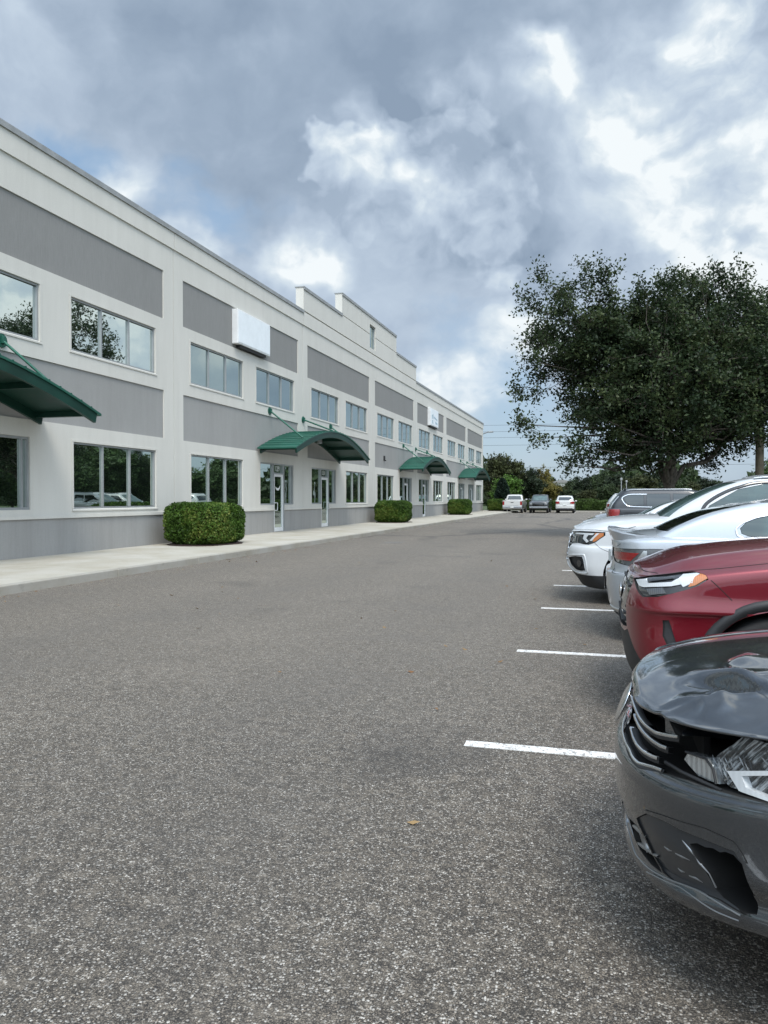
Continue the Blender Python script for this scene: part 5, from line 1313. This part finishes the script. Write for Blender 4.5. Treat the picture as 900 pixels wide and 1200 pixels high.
# ------------------------------------------------------------------ dark crossover, tail to the lane; shape shared by the far wagon
db_ = [(0, .95), (.6, 1.03), (1.2, 1.10), (2.6, 1.16), (4.0, 1.22), (4.7, 1.22)]
dc = [(0, .98), (.4, 1.10), (1.2, 1.20), (4.7, 1.25)]
def crossover(name, label, loc, rot, paint, group=None, rear='tall'):
    c = Car(name, label, 'suv', loc, rot, paint, group)
    LV = [(.22, .26, .45, .82, 4.50, .4), (.24, .16, .46, .88, 4.60, .4), (.36, .06, .46, .925, 4.72, .35), (.60, .0, .48, .935, 4.74, .32), (.74, .0, .48, .935, 4.74, .32), (.78, .01, .48, .925, 4.70, .30), (lift(db_, -.05), .05, .52, .92, 4.68, .30), (db_, .10, .54, .885, 4.66, .30)]
    c.hull('body', shell(LV, hoodcap(dc, 2.6), nn=2.7, nr=3.2, sub=4, nfront=12, nside=24))
    GL = [(1.10, 1.20, .35, .87, 4.68, .28), (1.30, 1.50, .33, .85, 4.62, .28), (1.55, 1.95, .32, .78, 4.44, .28), (1.71, 2.20, .32, .71, 4.28, .28), (1.745, 2.35, .32, .66, 4.22, .28)]
    c.hull('cabin', shell(GL, lambda x, y, ye, ze: ze + .04 * (1 - (abs(y) / max(ye, .01)) ** 2), sub=3, nn=3.2, nr=3.2))
    c.arches('body', (.95, 3.65), .37, .42, .93)
    c.window('cabin', 'windshield', frontP([(-.77, 1.22), (-.62, 1.66), (.62, 1.66), (.77, 1.22)], 1.0), (1, 0, 0), M['cg_clear'], inn=1.45, out_=.3)
    c.window('cabin', 'rear_window', frontP([(-.66, 1.30), (-.58, 1.62), (.58, 1.62), (.66, 1.30)], 4.8), (-1, 0, 0), M['cg_dark'], inn=.6, out_=.3)
    for P_ in ([(1.75, 1.22), (2.30, 1.60), (2.9, 1.63), (2.9, 1.24)], [(2.98, 1.25), (2.98, 1.63), (3.6, 1.62), (3.6, 1.28)], [(3.68, 1.29), (3.68, 1.61), (4.10, 1.585), (4.22, 1.50), (4.14, 1.36), (4.05, 1.31)]):
        c.window('cabin', 'side_window', sideP(P_, -.85), (0, 1, 0), M['cg_dark'], both=True, inn=.25)
    c.ribbon('cabin', 'chrome_strip', [(3.60, -.85, 1.655), (3.9, -.84, 1.65), (4.14, -.82, 1.615), (4.27, -.82, 1.50), (4.17, -.85, 1.33), (4.05, -.86, 1.27), (3.4, -.87, 1.25), (1.8, -.87, 1.20)], .026, .006, M['chrome'], px=False, both=True)
    c.ribbon('cabin', 'roof_rail', [(2.4, -.66, 1.74), (3.2, -.68, 1.75), (4.15, -.68, 1.73)], .035, .035, M['dull_chrome'], px=False, both=True)
    TL = [(4.30, .93, 1.19), (4.70, .6, 1.19), (4.74, .55, .96), (4.55, .8, .93), (4.36, .93, 1.02)]; Dt = Vector((-.75, -.65, 0))
    c.cut('body', TL, Dt, .4, .06, 0, both=True); c.plug('body', 'taillight', TL, Dt, M['lens_red'], -.004, .4, .05, both=True)
    c.ribbon('cabin', 'tail_strip', [(4.66, .75, 1.22), (4.60, .74, 1.36), (4.50, .71, 1.50), (4.40, .68, 1.60)], .07, .006, M['lens_clear'], px=False, both=True)
    HL = [(.02, -.4, .88), (.5, -.95, .97), (.52, -.95, .90), (.2, -.8, .78), (.02, -.5, .78)]; Dh = (.8, .6, 0)
    c.cut('body', HL, Dh, .3, .06, 0, both=True); c.plug('body', 'headlight', HL, Dh, M['lens_clear'], .004, both=True)
    g = [Vector((-.05, a_, b_)) for a_, b_ in ((-.5, .60), (-.45, .86), (.45, .86), (.5, .60))]
    c.cut('body', g, (1, 0, 0), .1, .2, 0); c.plug('body', 'grille', g, (1, 0, 0), M['gloss_black'], .01, .1, .19)
    low = [Vector((5.0, a, b)) for a, b in ((-1, .1), (-1, .40), (-.7, .50), (.7, .50), (1, .40), (1, .1))]
    c.cut('body', low, (-1, 0, 0), .1, .8, 0); c.plug('body', 'lower_bumper', low, (-1, 0, 0), M['plastic'], .002, .1, .79)
    mb = MB(); mb.box((4.72, -.17, .80), (4.76, .17, .92), bev=.004); mb.build('number_plate', M['plate'], c.root)
    c.mirror(1.75, .99, 1.23); c.wheels((.95, 3.65), .37, .37, .93)
    c.done('cabin', 'cabin'); c.done('body', 'body'); return c
crossover('parked_suv', 'dark blue suv with red tail lamp and silver window trim beyond the white suv', (4.80, 23.65, 0), math.pi, M['paint_navy'])
crossover('parked_suv', 'small white suv seen from behind, rightmost of the three far vehicles', (-3.65, 84.2, 0), -math.pi / 2, M['paint_offwhite'])
sedan('parked_sedan', 'silver car nosing out just beyond the dark blue suv', (-.35, 27.4, 0), 0, M['paint_silver'], M['cg_mid'], detail=False)
sedan('parked_sedan', 'pale sedan half hidden behind the last shrub at the building corner', (-11.6, 89.0, 0), R(80), M['paint_offwhite'], M['cg_mid'], detail=False)

# ------------------------------------------------------------------ pickups at the end of the lot
def pickup(label, loc, rot, paint, group=None):
    c = Car('pickup_truck', label, 'pickup truck', loc, rot, paint, group)
    pb = [(0, 1.08), (.4, 1.12), (1.3, 1.20), (2.6, 1.24), (5.8, 1.28)]
    LV = [(.38, .20, .35, .86, 5.7, .15), (.42, .10, .35, .94, 5.76, .15), (.60, .0, .35, .97, 5.8, .12), (.85, .0, .35, .98, 5.8, .12), (1.02, .02, .36, .975, 5.8, .12), (lift(pb, -.02), .04, .38, .965, 5.8, .12), (pb, .07, .40, .94, 5.79, .12)]
    c.hull('body', shell(LV, hoodcap([(0, 1.12), (.5, 1.22), (1.3, 1.30), (5.8, 1.29)], 3), nn=3.6, nr=6, sub=4, nfront=12, nside=26))
    bed = MB(); bed.box((3.75, -.80, .75), (5.68, .80, 1.6)); me = bed.mesh('c'); me.materials.append(M['plastic']); c.hulls['body'] = boolean(c.hulls['body'], me, 'DIFFERENCE')
    GL = [(1.15, 1.45, .3, .90, 3.66, .12), (1.35, 1.72, .3, .88, 3.64, .12), (1.70, 2.15, .28, .80, 3.52, .12), (1.86, 2.45, .28, .72, 3.42, .12)]
    c.hull('cabin', shell(GL, lambda x, y, ye, ze: ze + .05 * (1 - (abs(y) / max(ye, .01)) ** 2), sub=3, nn=3.4, nr=5))
    c.arches('body', (.98, 4.55), .41, .48, .98)
    c.window('cabin', 'windshield', frontP([(-.80, 1.32), (-.66, 1.78), (.66, 1.78), (.80, 1.32)], 1.2), (1, 0, 0), M['cg_clear'], inn=1.4, out_=.3)
    c.window('cabin', 'rear_window', frontP([(-.70, 1.38), (-.62, 1.75), (.62, 1.75), (.70, 1.38)], 3.9), (-1, 0, 0), M['cg_dark'], inn=.6, out_=.3)
    for P_ in ([(1.95, 1.30), (2.40, 1.74), (2.75, 1.76), (2.75, 1.30)], [(2.83, 1.30), (2.83, 1.76), (3.42, 1.74), (3.5, 1.32)]):
        c.window('cabin', 'side_window', sideP(P_, -.85), (0, 1, 0), M['cg_dark'], both=True, inn=.25)
    TL = [(5.66, .99, 1.20), (5.82, .82, 1.20), (5.82, .82, .82), (5.66, .99, .82)]; Dt = Vector((-.7, -.7, 0))
    c.cut('body', TL, Dt, .3, .05, 0, both=True); c.plug('body', 'taillight', TL, Dt, M['lens_red'], 0, .3, .04, both=True)
    mb = MB(); mb.box((5.805, -.74, .76), (5.822, .74, 1.22), bev=.006); tg = mb.build('tailgate', paint, c.root); mb = MB(); mb.box((5.823, -.14, 1.06), (5.84, .14, 1.12), bev=.004); mb.build('handle', M['plastic'], tg)
    mb = MB(); mb.box((5.80, -.96, .48), (5.98, .96, .68), bev=.03); mb.build('rear_bumper', M['dull_chrome'], c.root); mb = MB(); mb.box((5.981, -.16, .54), (5.992, .16, .66)); mb.build('number_plate', M['plate'], c.root)
    g = [Vector((-.05, a_, b_)) for a_, b_ in ((-.58, .70), (-.60, 1.05), (.60, 1.05), (.58, .70))]
    c.cut('body', g, (1, 0, 0), .1, .2, 0); gg = c.plug('body', 'grille', g, (1, 0, 0), M['gloss_black'], .01, .1, .19)
    for sg in (-1, 1):
        mb = MB(); mb.box((-.005, min(sg * .62, sg * .86), .86), (.06, max(sg * .62, sg * .86), 1.04), bev=.01); mb.build('headlight', M['lens_clear'], c.root)
    mb = MB(); mb.box((-.06, -.92, .50), (.08, .92, .66), bev=.03); mb.build('front_bumper', M['dull_chrome'], c.root)
    c.mirror(2.05, 1.08, 1.38); c.wheels((.98, 4.55), .41, .41, .98); c.done('cabin', 'cabin'); c.done('body', 'body'); return c
pickup('white pickup truck seen from behind at the far end of the lane', (-8.85, 84.6, 0), -math.pi / 2, M['paint_offwhite'])
pickup('dark grey pickup truck facing the camera at the far end of the lane', (-6.25, 79.2, 0), math.pi / 2, M['paint_dkgrey'])

# more cars of the row beyond the oak, caught in the ground-floor glass
far_suv = [o for o in bpy.data.objects if o.get('label', '').startswith('small white suv seen')][0]
for x, y, rz, lb in ((.1, 37.9, 0, 'white suv in the first stall past the oak island mirrored in the office glass'), (.3, 40.8, 0, 'white suv in the second stall past the oak island'), (4.9, 46.6, math.pi, 'white suv parked tail out in the fourth stall past the oak island')):
    r = copy_tree(far_suv); r.location = (x, y, 0); r.rotation_euler = (0, 0, rz); r['label'] = lb; r['group'] = 'white suvs past the oak island'
# ------------------------------------------------------------------ world, sun, view
SUN_EL, SUN_AZ = R(56), R(150)      # azimuth measured clockwise from +Y: from behind right
w = bpy.data.worlds.new('World'); SC.world = w; w.use_nodes = True
w.cycles.sampling_method = 'MANUAL'; w.cycles.sample_map_resolution = 256
nt = w.node_tree; nt.nodes.clear()
out = nt.nodes.new('ShaderNodeOutputWorld')
sky = nt.nodes.new('ShaderNodeTexSky'); sky.sky_type = 'NISHITA'; sky.sun_disc = False
sky.sun_elevation = SUN_EL; sky.sun_rotation = SUN_AZ; sky.air_density = 1.0; sky.dust_density = 1.2; sky.ozone_density = 1.5
V = nt.nodes.new('ShaderNodeTexCoord').outputs['Generated']
V = nd(nt, 'ShaderNodeVectorMath', {0: V}, operation='NORMALIZE').outputs[0]
sp = nd(nt, 'ShaderNodeSeparateXYZ', {'Vector': V}).outputs
# cloud plane coordinates (perspective of a flat cloud deck)
den = mth(nt, 'ADD', mth(nt, 'MAXIMUM', sp[2], 0.0), 0.16)
P = nd(nt, 'ShaderNodeCombineXYZ', {0: mth(nt, 'DIVIDE', sp[0], den), 1: mth(nt, 'DIVIDE', sp[1], den), 2: 0.0}).outputs[0]
warp = noise_t(nt, V, 3.5, 5, 0.6, out=1)
def vadd(a, b): return nd(nt, 'ShaderNodeVectorMath', {0: a, 1: b}, operation='ADD').outputs[0]
def vscale(a, s): return nd(nt, 'ShaderNodeVectorMath', {0: a, 3: s}, operation='SCALE').outputs[0]
def vsub(a, b): return nd(nt, 'ShaderNodeVectorMath', {0: a, 1: b}, operation='SUBTRACT').outputs[0]
def vlen(a): return nd(nt, 'ShaderNodeVectorMath', {0: a}, operation='LENGTH').outputs['Value']
Wc = vsub(warp, (0.5, 0.5, 0.5))
Vw = vadd(V, vscale(Wc, 0.22))
def pixdir(u, v):
    d = Vector(((u - CU) / F_PX, -(v - CV) / F_PX, -1.0)).normalized()
    return (cam.rotation_euler.to_matrix() @ d).normalized()
def blob(u, v, r, sz=1.0, vec=None):
    """soft cloud mass around one direction of the sky; sz > 1 flattens it"""
    c = pixdir(u, v)
    d = vsub(vec or Vw, tuple(c))
    d = nd(nt, 'ShaderNodeVectorMath', {0: d, 1: (1, 1, sz)}, operation='MULTIPLY').outputs[0]
    return maprange(nt, vlen(d), r, r * 0.25)
def acc(items):
    s = None
    for b, wgt in items:
        t = mth(nt, 'MULTIPLY', b, wgt); s = t if s is None else mth(nt, 'ADD', s, t)
    return s
Pw = vadd(P, vscale(Wc, 0.35))
n1 = noise_t(nt, Pw, 1.0, 6, 0.52)
Pf = vadd(mapping(nt, V, (1, 1, 1.25)), vscale(Wc, 0.16))
def billow(vec, scale, det=5):
    """cauliflower tops: ridged smooth cells in three octaves"""
    s = None
    for k in range(3):
        v = nd(nt, 'ShaderNodeTexVoronoi', {'Vector': vec, 'Scale': scale * 2.1 ** k}).outputs[0]
        t = mth(nt, 'MULTIPLY', v, -0.62 * 0.5 ** k); s = t if s is None else mth(nt, 'ADD', s, t)
    return mth(nt, 'ADD', s, 0.62)
LIT = tuple(x for x in (0.018, 0.004, 0.030))
fA = billow(Pf, 8.0); fB = billow(vadd(Pf, LIT), 8.0)
nf = noise_t(nt, Pf, 7.0, 8, 0.58)
nf2 = noise_t(nt, vadd(Pf, LIT), 7.0, 8, 0.58)
rel = mth(nt, 'ADD', mth(nt, 'MULTIPLY', mth(nt, 'SUBTRACT', fA, fB), 0.9), mth(nt, 'MULTIPLY', mth(nt, 'SUBTRACT', nf, nf2), 1.1))
# holes of blue sky and bright masses, placed by direction
blue = acc([(blob(85, 165, .10, 1.3), .40), (blob(300, 255, .09, 1.2), .38), (blob(545, 405, .13, 1.4), .25), (blob(620, 520, .14, 1.4), .45), (blob(215, 215, .09), .24), (blob(560, 470, .12), .25)])
puff = acc([(blob(500, 215, .125, 1.0), 1.0), (blob(430, 190, .085, 1.2), .8), (blob(570, 275, .10, 1.0), .8)])
def dblob(d, r):
    return maprange(nt, vlen(vsub(Vw, tuple(Vector(d).normalized()))), r, r * .3)
bright = acc([(dblob((.62, .78, .30), .34), .42), (dblob((.72, .60, .42), .25), .2), (dblob((.42, .66, .62), .36), .40), (dblob((.1, .6, .8), .3), .2), (dblob((.25, .60, .78), .26), .60), (blob(350, 305, .085, 1.4), .48), (blob(140, 185, .06, 1.2), .38), (blob(655, 95, .075, 1.6), .60), (blob(870, 200, .26, 1.0), .34), (blob(810, 120, .15, 1.2), .24), (blob(600, 402, .075, 1.3), .42), (blob(530, 460, .09, 1.6), .45), (blob(845, 20, .06, 1.2), .45), (blob(900, 290, .16, 1.0), .25), (blob(235, 285, .05, 1.0), .5), (blob(20, 30, .12, 2.0), .10), (blob(540, 165, .06, 1.0), .16), (blob(480, 225, .10, 1.0), .20), (blob(420, 170, .07, 1.3), .12)])
darkm = acc([(blob(300, 120, .28, 1.3), .14), (blob(560, 60, .24, 1.6), .15), (blob(590, 320, .10, 1.5), .20), (blob(520, 290, .09, 2.4), .10), (blob(850, 65, .09, 1.3), .30), (blob(330, 205, .08, 1.3), .12), (blob(430, 50, .2, 1.5), .06), (blob(200, 30, .14, 2), .06)])
cov = mth(nt, 'ADD', mth(nt, 'MULTIPLY', n1, 1.0), mth(nt, 'MULTIPLY', nf, 0.7))
cov = mth(nt, 'SUBTRACT', mth(nt, 'ADD', cov, mth(nt, 'MULTIPLY', mth(nt, 'ADD', bright, puff), 0.5)), blue)
cov = mth(nt, 'ADD', cov, mth(nt, 'MULTIPLY', darkm, 1.0))
cover = maprange(nt, cov, 0.34, 0.70)
tone = mth(nt, 'ADD', mth(nt, 'MULTIPLY', mth(nt, 'SUBTRACT', n1, 0.5), -0.55), 0.36)
tone = mth(nt, 'ADD', tone, mth(nt, 'MULTIPLY', mth(nt, 'SUBTRACT', nf, 0.5), 0.30))
relw = mth(nt, 'ADD', 0.35, mth(nt, 'ADD', mth(nt, 'MULTIPLY', puff, 1.0), mth(nt, 'MULTIPLY', bright, 1.4)))
tone = mth(nt, 'ADD', tone, mth(nt, 'MULTIPLY', rel, relw))
tone = mth(nt, 'ADD', tone, mth(nt, 'MULTIPLY', bright, mth(nt, 'ADD', mth(nt, 'MULTIPLY', nf, 1.0), 0.5)))
tone = mth(nt, 'ADD', tone, mth(nt, 'MULTIPLY', puff, mth(nt, 'MULTIPLY', fA, 0.22)))
tone = mth(nt, 'SUBTRACT', tone, darkm)
# one sculpted cumulus with a crisp cauliflower outline, lit from above, grey below
Vq = vadd(V, vscale(vsub(noise_t(nt, V, 7.0, 4, 0.6, out=1), (0.5, 0.5, 0.5)), 0.20))
pm = acc([(blob(510, 225, .175, 1.15, Vq), 1.0), (blob(435, 195, .125, 1.2, Vq), .75), (blob(560, 200, .10, 1.0, Vq), .6), (blob(590, 285, .12, 1.2, Vq), .6), (blob(380, 165, .06, 1.2, Vq), .4), (blob(425, 235, .08, 1.0, Vq), .5)])
pm = mth(nt, 'ADD', pm, mth(nt, 'ADD', mth(nt, 'MULTIPLY', fA, .85), mth(nt, 'MULTIPLY', nf, .6)))
pmask = maprange(nt, pm, 1.02, 1.26)
zc = pixdir(500, 240).z
ptone = mth(nt, 'ADD', 0.52, mth(nt, 'ADD', mth(nt, 'MULTIPLY', mth(nt, 'SUBTRACT', sp[2], zc), 1.5), mth(nt, 'MULTIPLY', rel, 1.5)))
ptone = mth(nt, 'MAXIMUM', ptone, 0.26)
dp = mth(nt, 'SUBTRACT', ptone, tone)
tone = mth(nt, 'ADD', tone, mth(nt, 'MULTIPLY', dp, mth(nt, 'MULTIPLY', pmask, .88)))
cover = mth(nt, 'MAXIMUM', cover, pmask)
# low sky: thin pale haze
tone = mth(nt, 'ADD', tone, maprange(nt, sp[2], 0.42, 0.1, 0.0, 0.16))
# the unseen deck behind the camera is brightened to light facade and ground
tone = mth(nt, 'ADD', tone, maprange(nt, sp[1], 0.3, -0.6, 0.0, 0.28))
ramp = nt.nodes.new('ShaderNodeValToRGB'); nt.links.new(tone, ramp.inputs[0])
cr = ramp.color_ramp; cr.elements[0].position = 0.0; cr.elements[0].color = (0.146, 0.190, 0.252, 1)
cr.elements[1].position = 1.0; cr.elements[1].color = (0.485, 0.515, 0.53, 1)
for p_, c_ in ((0.22, (0.185, 0.233, 0.298)), (0.42, (0.238, 0.289, 0.357)), (0.62, (0.292, 0.346, 0.410)), (0.82, (0.365, 0.415, 0.458))):
    e = cr.elements.new(p_); e.color = (*c_, 1)
bg1 = nd(nt, 'ShaderNodeBackground', {'Color': sky.outputs[0], 'Strength': 0.06})
veil = mixc(nt, maprange(nt, sp[2], 0.0, 0.5), (0.275, 0.36, 0.45), (0.20, 0.31, 0.45))
bgv = nd(nt, 'ShaderNodeBackground', {'Color': veil, 'Strength': 1.05})
clear = nd(nt, 'ShaderNodeMixShader', {0: 0.62, 1: bg1.outputs[0], 2: bgv.outputs[0]})
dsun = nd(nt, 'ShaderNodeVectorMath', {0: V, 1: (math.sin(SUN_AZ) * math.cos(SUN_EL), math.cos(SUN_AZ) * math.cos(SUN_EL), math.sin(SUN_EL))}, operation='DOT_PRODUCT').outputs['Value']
glow = mth(nt, 'ADD', 1.07, maprange(nt, dsun, 0.25, 0.98, 0.0, 2.6))  # extra brightness round the unseen sun, added to light facade and ground
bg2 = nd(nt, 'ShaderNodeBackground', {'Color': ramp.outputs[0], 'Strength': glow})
cover = mth(nt, 'MULTIPLY', cover, maprange(nt, sp[2], 0.0, 0.16, 0.35, 1.0))
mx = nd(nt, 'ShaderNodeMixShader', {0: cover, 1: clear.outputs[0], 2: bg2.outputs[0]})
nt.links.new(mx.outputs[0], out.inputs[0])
sd = bpy.data.lights.new('sun', 'SUN'); sd.energy = 1.5; sd.angle = R(22); sd.color = (1.0, 0.93, 0.83)
so = bpy.data.objects.new('sun', sd); COL.objects.link(so)
sdir = Vector((math.sin(SUN_AZ) * math.cos(SUN_EL), math.cos(SUN_AZ) * math.cos(SUN_EL), math.sin(SUN_EL)))
so.rotation_euler = sdir.to_track_quat('Z', 'Y').to_euler()
SC.view_settings.view_transform = 'Standard'; SC.view_settings.look = 'None'; SC.view_settings.exposure = 0.8; SC.view_settings.gamma = 1.0
SC.view_settings.use_curve_mapping = False
SC.cycles.max_bounces = 6; SC.cycles.glossy_bounces = 4; SC.cycles.diffuse_bounces = 3; SC.cycles.transparent_max_bounces = 6
